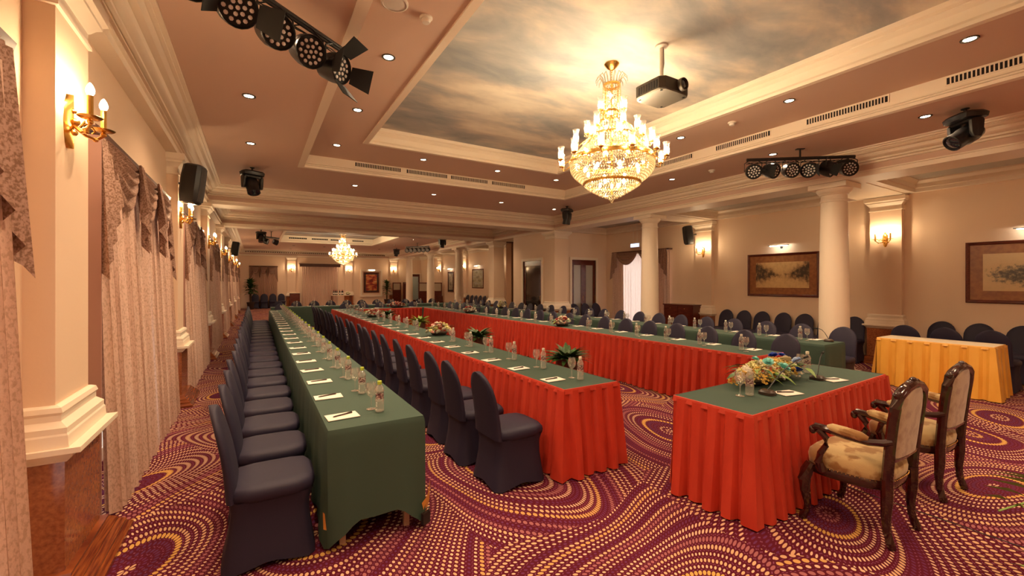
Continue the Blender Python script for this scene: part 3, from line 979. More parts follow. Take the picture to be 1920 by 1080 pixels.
# ---- crystal chandeliers; origin on the ceiling, everything hangs below
def chandelier(label, group):
    t = thing('chandelier', label, 'chandelier', group=group)
    Z0 = -ZSKY
    MB().lathe([(0.085, 0), (0.09, -0.012), (0.075, -0.03), (0.05, -0.06), (0.03, -0.075), (0.012, -0.085)], 20).build('ceiling_cup', 'gilt', t)
    ch = MB()
    for i in range(5):
        z = -0.095 - i * 0.028
        r = rotz(i % 2 * PI / 2)
        ch.tube([r @ Vector((0.011 * math.cos(a), 0, 0.018 * math.sin(a))) + Vector((0, 0, z)) for a in [2 * PI * k / 8 for k in range(9)]], 0.003, 5)
    ch.build('chain', 'gilt', t)
    # gilt skeleton
    g = MB()
    g.tube([(0, 0, -0.22), (0, 0, 2.72 + Z0)], 0.012, 8)

    def hoop(r, z, h=0.03, th=0.008):
        g.lathe([(r - th, z - h / 2), (r + th * 0.6, z - h / 2), (r + th, z), (r + th * 0.6, z + h / 2), (r - th, z + h / 2)], 36, cap0=False, cap1=False)
    for r, z in ((0.10, 4.05 + Z0), (0.105, 3.72 + Z0), (0.16, 3.60 + Z0), (0.27, 3.42 + Z0), (0.50, 3.145 + Z0), (0.34, 2.855 + Z0)):
        hoop(r, z)
    hoop(0.51, 3.12 + Z0, 0.02)
    for k in range(8):
        a = 2 * PI * k / 8
        c, s = math.cos(a), math.sin(a)
        g.tube([(0.10 * c, 0.10 * s, 4.05 + Z0), (0.105 * c, 0.105 * s, 3.72 + Z0), (0.16 * c, 0.16 * s, 3.60 + Z0), (0.27 * c, 0.27 * s, 3.42 + Z0), (0.50 * c, 0.50 * s, 3.145 + Z0)], 0.006, 5)
    g.build('gilt_frame', 'gilt', t)
    # crystal
    x = MB()

    def strands(r0, z0, r1, z1, rows, dens=1.0, b=0.011, bow=0.0):
        for i in range(rows):
            f = i / (rows - 1)
            r = r0 + (r1 - r0) * f + bow * math.sin(PI * f)
            z = z0 + (z1 - z0) * f
            n = max(5, int(2 * PI * r / (0.036 / dens)))
            for j in range(n):
                a = 2 * PI * (j + 0.5 * (i % 2)) / n
                x.octa((r * math.cos(a), r * math.sin(a), z + Z0), b, b * 1.25)
    strands(0.10, 4.03, 0.105, 3.74, 12, 1.1, 0.010)
    strands(0.11, 3.70, 0.17, 3.61, 4, 1.1)
    strands(0.17, 3.585, 0.27, 3.44, 6, 1.1, 0.012, 0.0)
    strands(0.28, 3.405, 0.49, 3.17, 9, 1.05, 0.013, -0.02)
    strands(0.495, 3.105, 0.345, 2.87, 12, 1.15, 0.013, 0.055)
    strands(0.335, 2.84, 0.03, 2.665, 9, 1.15, 0.012, 0.015)
    # plume of crystal spears on the crown
    for k in range(18):
        a = 2 * PI * k / 18
        c, s = math.cos(a), math.sin(a)
        x.tube([(0.10 * c, 0.10 * s, 4.06 + Z0), (0.115 * c, 0.115 * s, 4.13 + Z0), (0.15 * c, 0.15 * s, 4.17 + Z0), (0.185 * c, 0.185 * s, 4.13 + Z0), (0.19 * c, 0.19 * s, 4.09 + Z0)], [0.007, 0.007, 0.006, 0.005, 0.003], 4)
    cr = x.build('crystal_strands', 'crystal', t, False)
    cr['kind'] = 'stuff'
    MB().ball((0, 0, 2.65 + Z0), 0.024, n=10, m=6).ball((0, 0, 2.62 + Z0), 0.012, n=8, m=5).build('finial', 'crystal', t)
    # lamps on arms: (radius, base height, count, root radius, root height, phase)
    for rad, zb, n, r0, z0, ph in ((0.63, 3.13, 12, 0.50, 3.14, 0.1), (0.47, 3.32, 10, 0.30, 3.38, 0.35), (0.30, 3.50, 6, 0.17, 3.59, 0.2), (0.16, 3.73, 3, 0.105, 3.72, 0.9)):
        for k in range(n):
            a = 2 * PI * k / n + ph
            c, s = math.cos(a), math.sin(a)
            rm = (rad + r0) / 2
            arm = MB().tube([(r0 * c, r0 * s, z0 + Z0), (rm * c, rm * s, z0 - 0.05 + Z0), ((rad - 0.02) * c, (rad - 0.02) * s, zb - 0.055 + Z0), (rad * c, rad * s, zb - 0.02 + Z0), (rad * c, rad * s, zb + Z0)], 0.007, 5)
            arm.lathe([(0.008, zb - 0.02 + Z0), (0.034, zb - 0.005 + Z0), (0.036, zb + Z0), (0.015, zb + 0.004 + Z0), (0.012, zb + 0.03 + Z0)], 10, (rad * c, rad * s, 0))
            ao = arm.build('arm', 'gilt', t)
            MB().ball((rad * c, rad * s, zb + 0.066 + Z0), 0.015, 0.015, 0.034, 6, 5).build('bulb', 'bulb', ao)
            MB().lathe([(0.024, zb + 0.005 + Z0), (0.034, zb + 0.02 + Z0), (0.036, zb + 0.06 + Z0), (0.030, zb + 0.09 + Z0), (0.034, zb + 0.125 + Z0), (0.044, zb + 0.15 + Z0)], 12, (rad * c, rad * s, 0), False, False).build('glass_shade', 'shade_glass', ao)
            dr = MB()
            for q in range(5):
                b = 2 * PI * q / 5
                dr.octa((rad * c + 0.03 * math.cos(b), rad * s + 0.03 * math.sin(b), zb - 0.03 + Z0), 0.007, 0.018)
            dr.build('drops', 'crystal', ao, False)
    # lamps glowing inside the crystal bowl and the column
    for rad, z, n in ((0.33, 3.02, 8), (0.16, 2.86, 4), (0.02, 3.86, 2), (0.14, 3.50, 4)):
        for k in range(n):
            a = 2 * PI * k / n + 0.3
            MB().ball((rad * math.cos(a), rad * math.sin(a), z + Z0 + 0.06 * k * (n == 2)), 0.017, 0.017, 0.03, 6, 5).build('bulb', 'bulb_inner', t)
    return t


cd = chandelier('large gilt and crystal chandelier under the painted sky', None)
cd.location = (3.72, 3.85, ZSKY)
cd2 = copy_tree(cd)
cd2.location = (3.62, 21.95, ZC + 0.36)
tag(cd2, 'small looking distant crystal chandelier behind the cross beams', None, None)


# ---- projector on its pole
t = thing('projector', 'grey ceiling projector on a pole beside the large chandelier', 'projector', (3.92, 3.27, ZSKY))
MB().tube([(0, 0, 0), (0, 0, -0.46)], 0.022, 10).lathe([(0.07, 0), (0.07, -0.02), (0.03, -0.03)], 16).build('pole', 'white', t)
MB().tube([(0.03, 0, 0), (0.028, -0.01, -0.2), (0.02, 0.02, -0.4), (-0.03, 0.03, -0.47)], 0.006, 5).build('cable', 'black', t)
zt, zb = -0.455, -0.60
body = MB().loft([superring(0, 0, z, 0.235 - i, 0.21 - i, 24, 9) for z, i in ((zb, 0.012), (zb + 0.012, 0), (zt - 0.012, 0), (zt, 0.012))]).build('body', 'grey_metal', t)
MB().box(-0.07, 0.07, -0.07, 0.07, zt, zt + 0.02).build('mount_plate', 'white', t, False)
RX = Matrix.Rotation(PI / 2, 3, 'X')
lens = MB().lathe([(0.068, 0.0), (0.070, 0.03), (0.066, 0.05), (0.060, 0.052), (0.055, 0.03), (0.0, 0.032)], 24, (0.06, -0.208, zb + 0.085), True, True, RX).build('lens_barrel', 'grey_metal', t)
MB().lathe([(0.052, 0.033), (0.03, 0.042), (0.0, 0.045)], 20, (0.06, -0.208, zb + 0.085), False, True, RX).build('lens', 'lens_dark', lens)
gm = MB()
for i in range(8):
    gm.box(-0.237, -0.2345, -0.14 + i * 0.035, -0.12 + i * 0.035, zb + 0.03, zb + 0.11)
gm.build('cooling_slots', 'vent_dark', t, False)
fm = MB()
for sx in (-1, 1):
    for sy in (-1, 1):
        fm.lathe([(0.012, zb - 0.008), (0.014, zb), (0.012, zb + 0.005)], 8, (sx * 0.18, sy * 0.15, 0))
fm.build('foot', 'black', t)


# ---- moving head lamps
def moving_head(label, loc, rz, tilt, pan_scale=1.0):
    """hangs from the ceiling; origin on the ceiling"""
    t = thing('moving_head_lamp', label, 'stage light', loc, rz)
    t.scale = (1.18, 1.18, 1.12)
    MB().lathe([(0.035, 0), (0.035, -0.01), (0.014, -0.02), (0.014, -0.07)], 12).build('clamp', 'black', t)
    MB().loft([superring(0, 0, z, a, b, 20, 5) for z, a, b in ((-0.145, 0.12, 0.09), (-0.135, 0.155, 0.115), (-0.09, 0.165, 0.12), (-0.065, 0.14, 0.10))]).build('base', 'black', t)
    y = MB()
    for s in (-1, 1):
        y.loft([superring(s * 0.125, 0, z, 0.022, w, 12, 4) for z, w in ((-0.15, 0.05), (-0.17, 0.07), (-0.30, 0.06), (-0.35, 0.035))])
    y.box(-0.13, 0.13, -0.05, 0.05, -0.172, -0.148)
    y.build('yoke', 'black', t)
    R = Matrix.Rotation(tilt, 3, 'X')
    prof = [(0.06, -0.13), (0.085, -0.12), (0.10, -0.06), (0.10, 0.02), (0.088, 0.06), (0.092, 0.10), (0.092, 0.15), (0.082, 0.155), (0.078, 0.14)]
    h = MB().lathe([(r, -z) for r, z in prof], 20, (0, 0, -0.30), True, False, R).build('head', 'black', t)
    MB().lathe([(0.078, -0.138), (0.05, -0.150), (0.0, -0.156)], 20, (0, 0, -0.30), False, True, R).build('lens', 'lens_dark', h)
    return t


moving_head('black moving head lamp near the window wall before the first cross beam', (-0.06, 9.35, ZC), 0.35, -0.5)
moving_head('black moving head lamp at the corner of the two cornices', (7.52, 9.55, ZC), 0.5, 0.15)
moving_head('large black moving head lamp above the two pictures', (7.52, 1.66, ZC), 0.9, 1.0)
moving_head('black moving head lamp hanging low near the distant window wall', (0.18, 20.2, ZC), 0.2, -0.3)
moving_head('black moving head lamp by the distant columns', (7.5, 18.9, ZC), 0.2, 0.2)
moving_head('small black moving head lamp before the distant lamp bar', (7.5, 26.5, ZC), 0.4, 0.4)


# ---- bars of LED par lamps
def par_bar(label, loc, rz, n, length, drop, aims, flaps):
    """origin on the ceiling; bar along local x, lamps face local -y"""
    t = thing('par_lamp_bar', label, 'stage light', loc, rz)
    MB().box(-0.06, 0.06, -0.03, 0.03, -0.012, 0).tube([(0, 0, 0), (0, 0, -drop)], 0.014, 8).build('hanger', 'black', t)
    MB().tube([(-length / 2, 0, -drop), (length / 2, 0, -drop)], 0.017, 8).box(-length / 2, length / 2, -0.008, 0.008, -drop - 0.03, -drop + 0.02).build('bar', 'black', t)
    cb = MB()
    for k in range(3):
        pts = [(-length / 2 + length * i / 14, 0.02 + 0.01 * math.sin(i * 2 + k), -drop - 0.03 - 0.035 * abs(math.sin(i * 0.9 + k))) for i in range(15)]
        cb.tube(pts, 0.005, 4)
    cb.build('cable', 'black_matte', t)
    for i in range(n):
        x = -length / 2 + length * (i + 0.35) / (n - 0.3)
        pan, tl = aims[i]
        c = Vector((x, 0, -drop - 0.19))
        R = Matrix.Rotation(pan, 3, 'Z') @ Matrix.Rotation(PI / 2 + tl, 3, 'X')
        lamp = MB().lathe([(0.06, -0.13), (0.09, -0.12), (0.115, -0.03), (0.121, 0.06), (0.116, 0.066), (0.108, 0.045)], 20, c, True, False, R)
        lo_ = lamp.build('par_lamp', 'black', t)
        yk = MB()
        X = Matrix.Rotation(pan, 3, 'Z') @ Vector((1, 0, 0))
        yk.tube([c - X * 0.128, c - X * 0.128 + Vector((0, 0, 0.13)), Vector((x, 0, -drop)) - X * 0.03], 0.007, 5)
        yk.tube([c + X * 0.128, c + X * 0.128 + Vector((0, 0, 0.13)), Vector((x, 0, -drop)) + X * 0.03], 0.007, 5)
        yk.build('bracket', 'black', lo_)
        MB().lathe([(0.109, 0.046), (0.0, 0.047)], 18, c, False, True, R).build('face_plate', 'black_matte', lo_)
        leds = MB()
        for rr, nn in ((0, 1), (0.040, 6), (0.080, 12)):
            for q in range(nn):
                a = 2 * PI * q / nn + rr * 9
                leds.lathe([(0.0145, 0.048), (0.013, 0.053), (0.005, 0.057)], 7, c + R @ Vector((rr * math.cos(a), rr * math.sin(a), 0)), False, True, R)
        le = leds.build('led_lens', 'lens_white', lo_)
        for fa, sw in flaps.get(i, []):
            # barn door: a leaf hinged on the rim
            u = Vector((math.cos(fa), math.sin(fa), 0))
            w = Vector((-math.sin(fa), math.cos(fa), 0))
            out = u * math.cos(sw) + Vector((0, 0, 1)) * math.sin(sw)
            a0, a1 = u * 0.112 + Vector((0, 0, 0.066)), u * 0.112 + Vector((0, 0, 0.066)) + out * 0.17
            nrm = (w.cross(out)).normalized() * 0.003
            q8 = [a0 - w * 0.07, a0 + w * 0.07, a1 + w * 0.10, a1 - w * 0.10]
            vs_ = [c + R @ (q + nrm) for q in q8] + [c + R @ (q - nrm) for q in q8]
            MB().add(vs_, [(0, 1, 2, 3), (7, 6, 5, 4), (0, 4, 5, 1), (1, 5, 6, 2), (2, 6, 7, 3), (3, 7, 4, 0)]).build('barn_door', 'black_matte', lo_, False)
    return t


par_bar('black bar of LED par lamps with barn doors near the window wall', (0.0, 3.37, ZC), math.radians(37), 6, 1.62, 0.18,
        [(-0.3, 0.45), (-0.25, 0.4), (-0.3, 0.5), (-0.25, 0.42), (-0.2, 0.42), (0.15, 0.25)], {2: [(0.0, 0.9), (PI, 0.9)], 5: [(0.0, 0.95), (PI / 2, 0.8), (-PI / 2, 0.9), (PI, 1.0)]})
par_bar('black bar of six LED par lamps in front of the round column', (7.50, 3.52, ZC), math.radians(-38), 6, 1.62, 0.15,
        [(-0.1, 0.35), (0.5, 0.35), (0.1, 0.3), (-0.8, 0.35), (0.8, 0.4), (-0.05, 0.25)], {1: [(PI, 1.1)], 3: [(0, 1.1)], 4: [(PI, 1.0), (PI / 2, 1.1)]})
par_bar('distant black bar of LED par lamps by the far columns', (7.5, 22.5, ZC), math.radians(-50), 6, 1.45, 0.2,
        [(0, 0.4)] * 6, {})
par_bar('distant black bar of LED par lamps near the far windows', (0.55, 20.6, ZC), math.radians(40), 2, 0.8, 0.25, [(0.6, 0.3), (1.2, 0.3)], {})


# ---- gilt sconces
def sconce():
    """origin on the wall plane at lamp height, protrudes along local +x"""
    t = thing('wall_sconce', 'gilt two armed wall sconce with glowing candle bulbs', 'sconce')
    bp = MB()
    prof = [(0.012, -0.15), (0.03, -0.12), (0.045, -0.05), (0.05, 0.0), (0.04, 0.05), (0.045, 0.08), (0.02, 0.12), (0.006, 0.15)]
    bp.loft([[(0.0, -w, z), (0.018, -w * 0.6, z), (0.030, 0, z), (0.018, w * 0.6, z), (0.0, w, z)] for w, z in prof])
    bp.ball((0.035, 0, 0), 0.022).ball((0.03, 0, -0.06), 0.018).ball((0.028, 0, 0.06), 0.015)
    bp.build('backplate', 'gilt', t)
    for s in (-1, 1):
        pts = [(0.03, 0, -0.02), (0.07, s * 0.03, -0.06), (0.10, s * 0.08, -0.065), (0.125, s * 0.115, -0.03), (0.125, s * 0.12, 0.0)]
        am_ = MB().tube(pts, [0.010, 0.009, 0.008, 0.008, 0.007], 6)
        am_.tube([(0.06, s * 0.02, -0.03), (0.09, s * 0.05, -0.0), (0.10, s * 0.075, -0.02), (0.085, s * 0.07, -0.035)], 0.006, 5)
        am_.ball((0.10, s * 0.08, -0.065), 0.014).ball((0.125, s * 0.12, -0.02), 0.015)
        ao = am_.build('arm', 'gilt', t)
        MB().lathe([(0.012, -0.005), (0.045, 0.0), (0.055, 0.008), (0.05, 0.010), (0.016, 0.008)], 14, (0.125, s * 0.12, 0)).build('drip_pan', 'gilt', ao)
        MB().lathe([(0.014, 0.008), (0.014, 0.125)], 10, (0.125, s * 0.12, 0)).build('candle', 'gilt', ao)
        MB().lathe([(0.010, 0.124), (0.019, 0.142), (0.020, 0.155), (0.012, 0.178), (0.003, 0.192)], 10, (0.125, s * 0.12, 0)).build('bulb', 'bulb_sconce', ao)
    return t


sk = Kit(sconce())
for y in PIL_L:
    sk.put((XL + 0.12, y - 0.10, 2.545), 0, 'gilt two armed sconce on the %s pilaster of the window wall' % nth(PIL_L.index(y)), 'sconces of the window wall')
for y in PIL_R:
    sk.put((XR - 0.12, y, 2.52), PI, 'gilt two armed sconce on the %s pilaster of the picture wall' % nth(PIL_R.index(y)), 'sconces behind the columns')
for x in (2.04, 5.69, 8.89):
    sk.put((x, YF - 0.12, 2.52), -PI / 2, 'gilt two armed sconce on the end wall, %s from the window wall' % nth((2.04, 5.69, 8.89).index(x)), 'sconces of the end wall')


# ---- wall loudspeakers
def wall_speaker(label, loc, rz, tilt=0.12):
    t = thing('wall_loudspeaker', label, 'loudspeaker', loc, rz)
    R = Matrix.Rotation(tilt, 3, 'Y')
    b = MB()
    rings = []
    for z, w, d in ((-0.27, 0.07, 0.09), (-0.25, 0.095, 0.11), (-0.1, 0.125, 0.125), (0.1, 0.125, 0.125), (0.25, 0.105, 0.115), (0.27, 0.08, 0.09)):
        rings.append([R @ (q - Vector((0, 0, 0))) for q in superring(0, 0, z, d, w, 16, 4)])
    b.loft(rings)
    b.build('cabinet', 'black', t)
    g = MB()
    g.loft([[R @ q for q in superring(0.012, 0, z, 0.12, w, 16, 4)] for z, w in ((-0.23, 0.08), (-0.1, 0.105), (0.1, 0.105), (0.23, 0.09))])
    g.build('grille', 'dark_grey', t)
    MB().tube([(-0.10, 0, 0), (-0.24, 0, 0.02)], 0.016, 6).build('bracket', 'black', t)
    return t


wall_speaker('black loudspeaker on the pilaster above the second brocade curtain', (-0.74, 7.25, 2.99), -0.35)
wall_speaker('black loudspeaker on the pilaster beside the sheer curtain', (10.70, 7.98, 3.02), PI - 0.5)
wall_speaker('black loudspeaker on the distant window wall pilaster', (-0.68, 19.5, 2.95), -0.2)


# ---- picture lights and pictures
def picture(label, w, h, loc, rz, pm, border=0.16, lamp=True, group=None, frame_w=0.055, mat_='mat_board'):
    """origin: centre of the picture on the wall; width along local x, faces -y"""
    t = thing('framed_picture', label, 'picture', loc, rz, group)
    f = MB()
    a, b = w / 2, h / 2
    pr = [(0, 0), (0, -0.03), (0.012, -0.04), (frame_w - 0.012, -0.03), (frame_w, -0.02), (frame_w, -0.008)]
    f.loft([[(-a + o, y, -b + o), (a - o, y, -b + o), (a - o, y, b - o), (-a + o, y, b - o)] for o, y in pr], False, False)
    f.build('frame', 'wood', t, False)
    if border:
        MB().box(-a + frame_w, a - frame_w, -0.012, -0.006, -b + frame_w, b - frame_w).build('mount', mat_, t, False)
    k = frame_w + border
    MB().box(-a + k, a - k, -0.018, -0.0125, -b + k, b - k).build('print', pm, t, False)
    if lamp:
        picture_lamp(label, loc, rz, h / 2 + 0.16)
    return t


def picture_lamp(label, loc, rz, dz):
    l = thing('picture_lamp', 'slim lit picture lamp above the ' + label.split(' in ')[0].split(' on ')[0], 'picture lamp', (loc[0], loc[1], loc[2] + dz), rz)
    MB().tube([(0, 0, -0.02), (0, -0.09, 0.02), (0, -0.14, 0.03)], 0.010, 6).lathe([(0.03, 0), (0.03, 0.012)], 12, (0, 0, -0.02), True, True, RX).build('bracket', 'black', l)
    MB().box(-0.24, 0.24, -0.17, -0.12, 0.022, 0.034).build('shade', 'black', l, False)
    MB().tube([(-0.2, -0.145, 0.014), (0.2, -0.145, 0.014)], 0.006, 6).build('tube', 'tube_glow', l)


picture('sepia street print in a wide mahogany frame beside the round column', 1.66, 1.06, (XR - 0.003, 5.60, 1.84), PI / 2 + PI, 'print_street')
picture('sepia tree print in a red brown frame beyond the yellow table', 1.66, 1.08, (XR - 0.003, 1.60, 1.83), PI / 2 + PI, 'print_trees')
picture('grey landscape in a dark frame on the distant aisle wall', 1.45, 1.12, (XR - 0.003, 22.3, 1.88), PI / 2 + PI, 'print_grey', 0)
picture('tall narrow pale picture on the distant aisle wall', 0.95, 1.35, (XR - 0.003, 26.3, 1.70), PI / 2 + PI, 'print_scroll', 0.1, mat_='black')
# picture niche on the end wall
n = thing('picture_niche', 'white framed niche round the red and gold picture', 'niche', (7.28, YF, 1.6), kind='structure')
nm = MB()
nm.box(-0.78, -0.66, -0.10, 0, -0.98, 1.02).box(0.66, 0.78, -0.10, 0, -0.98, 1.02).box(-0.66, 0.66, -0.10, 0, -0.98, -0.86).box(-0.66, 0.66, -0.10, 0, 0.90, 1.02)
nm.build('surround', 'trim', n, False)
picture('red and gold picture in a lit niche on the end wall', 1.12, 1.5, (7.28, YF - 0.003, 1.66), 0, 'print_red', 0.07, True, None, 0.09, 'black')

# ---- exit sign
t = thing('exit_sign', 'small lit blue exit sign above the sheer curtain', 'exit sign', (10.55, 9.85, 2.86), -PI / 2)
MB().box(-0.19, 0.19, -0.02, 0.02, -0.065, 0.065).build('casing', 'white', t, False)
MB().box(-0.175, 0.175, -0.024, -0.0205, -0.052, 0.052).build('lit_panel', 'exit_glow', t, False)
MB().box(-0.10, 0.10, -0.012, 0.012, 0.066, 0.085).tube([(-0.08, 0, 0.08), (-0.08, 0, 0.758)], 0.005, 5).tube([(0.08, 0, 0.08), (0.08, 0, 0.758)], 0.005, 5).build('hanger', 'white', t, False)

# ================================================================== curtains
def curtain_panel(name, mat_, width, height, pleats, amp, parent, x0=0.0, seed=0, z0=0.015, lean=0.0):
    """hangs along local y from 0 to width, waves along x"""
    rnd = random.Random(seed)
    ph = [rnd.uniform(-0.5, 0.5) for _ in range(pleats + 2)]
    am_ = [rnd.uniform(0.65, 1.25) for _ in range(pleats + 2)]
    nu, nv = pleats * 6, 7

    def fn(u, v):
        s = u * pleats
        i = int(s)
        f = s - i
        a = am_[i] * (1 - f) + am_[i + 1] * f
        p = ph[i] * (1 - f) + ph[i + 1] * f
        z = z0 + (height - z0) * (1 - v)
        k = 0.55 + 0.6 * v
        return (x0 + lean * v + amp * k * a * math.sin(2 * PI * s + p * v * 1.5), u * width + 0.03 * v * math.sin(3 * u * PI + seed) + 0.012 * math.sin(4 * PI * s), z)
    return MB().grid(fn, nu, nv).build(name, mat_, parent, True, 80)


def swag(parent, yc, w, ztop, depth, x0, mat_='swag'):
    def fn(u, v):
        a = 4 * u * (1 - u)
        sag = depth * (0.12 + 0.88 * v) * a ** 0.75
        y = yc + (u - 0.5) * w * (1 - 0.18 * v)
        fold = 0.022 * math.sin(v * 6 * 2 * PI) * (0.35 + 0.65 * a)
        x = x0 + 0.02 + 0.055 * a * math.sin(PI * min(v * 0.9 + 0.05, 1)) + fold
        z = ztop - 0.02 * v - sag * (0.25 + 0.75 * v)
        return (x, y, z)
    return MB().grid(fn, 16, 30).build('swag', mat_, parent, True, 80)


def tail(parent, y0, y1, ztop, l0, l1, x0, pleats=4, mat_='swag'):
    """cascade of folds: length l0 at y0, l1 at y1, zigzag hem"""
    nu = pleats * 4

    def fn(u, v):
        s = u * pleats
        f = s % 1.0
        tri = abs(2 * f - 1)
        ln = l0 + (l1 - l0) * (math.floor(s + 0.001) + f * 0.8) / pleats if u < 1 else l1
        spread = 0.75 + 0.25 * v
        yc = (y0 + y1) / 2
        y = yc + (y0 + (y1 - y0) * u - yc) * spread
        return (x0 + (0.02 + 0.045 * v) * tri + 0.01 * v, y, ztop - ln * v)
    return MB().grid(fn, nu, 8).build('tail', mat_, parent, True, 50)


def brocade_curtain(name, label, group, half):
    """local: wall plane x=0, along y, room at +x"""
    t = thing(name, label, 'curtain', group=group)
    w = 2 * half
    zt = 2.72
    for k, (a, sd) in enumerate(((-half + 0.06, 3), (0.02, 8))):
        p = curtain_panel('curtain_panel', 'curtain', half - 0.08, zt - 0.12, 13, 0.056, t, 0.065, sd, lean=0.085)
        p.location.y = a
    MB().box(0.0, 0.072, -half, half, zt - 0.03, zt + 0.012).build('pelmet_board', 'brown', t, False)
    MB().loft([[(0.074, -half, zt + 0.025), (0.092, -half, zt + 0.012), (0.074, -half, zt - 0.05)], [(0.074, half, zt + 0.025), (0.092, half, zt + 0.012), (0.074, half, zt - 0.05)]]).build('pelmet_trim', 'brown', t, False)
    n = 3
    sw_ = (w - 0.5) / n
    for i in range(n):
        swag(t, -half + 0.25 + sw_ * (i + 0.5), sw_ + 0.14, zt - 0.035, 0.50, 0.075)
    tail(t, -half, -half + 0.42, zt - 0.03, 1.02, 0.45, 0.075, 4)
    tail(t, half - 0.42, half, zt - 0.03, 0.45, 1.02, 0.075, 4)
    for i in range(1, n):
        y = -half + 0.25 + sw_ * i
        tail(t, y - 0.13, y + 0.02, zt - 0.03, 0.42, 0.78, 0.13, 2)
        tail(t, y - 0.02, y + 0.13, zt - 0.03, 0.78, 0.42, 0.12, 2)
    # lining seen where the curtain leaves the wall
    MB().box(0.02, 0.10, -half + 0.02, -half + 0.035, 0.02, zt - 0.05).build('lining', 'backing', t, False)
    return t


bk = Kit(brocade_curtain('brocade_curtain', 'pink brocade curtain with swags and tails', 'x', 1.62))
for y in WIN_L:
    bk.put((XL, y, 0), 0, 'pink brocade curtain with swags, %s along the window wall' % nth(WIN_L.index(y)), 'brocade curtains of the window wall')
    if y < 2:
        bk.last.scale.y = 0.9

# window on the aisle side: sheer with open brocade curtains
t = thing('sheer_curtain', 'daylit sheer curtain with brocade side drapes and swags beside column', 'curtain', (XR, (RW0 + RW1) / 2, 0), PI)
hw = 1.22
p = curtain_panel('sheer_panel', 'sheer', 1.9, 2.6, 16, 0.022, t, 0.06, 5)
p.location.y = -0.95
for a, sd in ((-hw, 11), (hw - 0.5, 12)):
    p = curtain_panel('curtain_panel', 'curtain', 0.5, 2.62, 5, 0.035, t, 0.13, sd)
    p.location.y = a
MB().box(0, 0.17, -hw, hw, 2.68, 2.72).build('pelmet_board', 'brown', t, False)
for i in range(2):
    swag(t, -0.52 + 1.04 * i, 1.2, 2.69, 0.42, 0.172)
tail(t, -hw, -hw + 0.34, 2.70, 0.95, 0.4, 0.2, 3)
tail(t, hw - 0.34, hw, 2.70, 0.4, 0.95, 0.2, 3)

# end wall: one window with swags, one plain curtain under a dark pelmet
o = copy_tree(bk.proto)
o.location, o.rotation_euler, o.scale = (0.43, YF, 0), (0, 0, -PI / 2), (1, 0.5, 1)
tag(o, 'pink swagged curtain on the end wall beside the potted plant', None, None)
del o['group']
t = thing('pleated_curtain', 'plain pleated pink curtain under a dark boxed pelmet', 'curtain', (3.82, YF, 0), -PI / 2)
p = curtain_panel('curtain_panel', 'curtain', 2.3, 2.75, 22, 0.03, t, 0.12, 21)
p.location.y = -1.15
MB().box(0, 0.30, -1.28, 1.28, 2.74, 2.90).box(0, 0.34, -1.32, 1.32, 2.90, 2.94).build('pelmet', 'brown', t, False)

# ================================================================== banquet chairs in navy covers
def banquet_chair():
    """faces +y; seat centre at the origin"""
    t = thing('banquet_chair', 'navy covered banquet chair', 'chair')
    # backrest: arched, leaning slightly
    rings = []
    zs = [0.40, 0.47, 0.56, 0.66, 0.74, 0.80, 0.845, 0.88, 0.905, 0.920, 0.927]
    for z in zs:
        f = (z - 0.40) / 0.53
        w = 0.205 - 0.012 * f
        if z > 0.72:
            q = min((z - 0.72) / 0.208, 1)
            w *= max(math.sqrt(1 - q * q), 0.10)
        d = 0.034 - 0.012 * f
        yc = -0.205 - 0.03 * f - 0.07 * f * f
        rings.append(superring(0, yc, z, w, d, 16, 3))
    MB().loft(rings).build('backrest', 'navy', t, True, 60)
    # seat cushion
    rings = []
    for z, a, b in ((0.385, 0.205, 0.21), (0.40, 0.222, 0.226), (0.43, 0.226, 0.230), (0.455, 0.222, 0.226), (0.47, 0.205, 0.21), (0.478, 0.15, 0.16)):
        rings.append(superring(0, 0.005, z, a, b, 20, 5))
    MB().loft(rings).build('seat', 'navy', t, True, 60)
    # cover stretched down to the feet: drawn in under the seat, hem lifted between the feet
    rings = []
    for z, a, b, yo in ((0.40, 0.214, 0.222, 0.0), (0.33, 0.198, 0.206, -0.005), (0.22, 0.200, 0.212, -0.008), (0.11, 0.212, 0.228, -0.01), (0.0, 0.228, 0.246, -0.012)):
        lift = (0.40 - z) / 0.40

        def zf(cx, cy, z=z, lift=lift):
            c = min(abs(cx), abs(cy)) / max(abs(cx), abs(cy), 1e-6)
            return z + 0.045 * lift * lift * (1 - c) ** 1.2 + 0.002
        rings.append(superring(0, yo, z, a, b, 32, 8, zf))
    MB().loft(rings, False, False).build('cover_skirt', 'navy', t, True, 60)
    return t


chk = Kit(banquet_chair())


def chair(x, y, face, label, group, jit=0.02):
    """face: compass angle the sitter looks along, 0 = +y, -90 = +x"""
    r = random.uniform(-1, 1)
    return chk.put((x + random.uniform(-jit, jit), y + random.uniform(-jit, jit) * 0.7, 0), math.radians(face + r * 2.0), label, group)


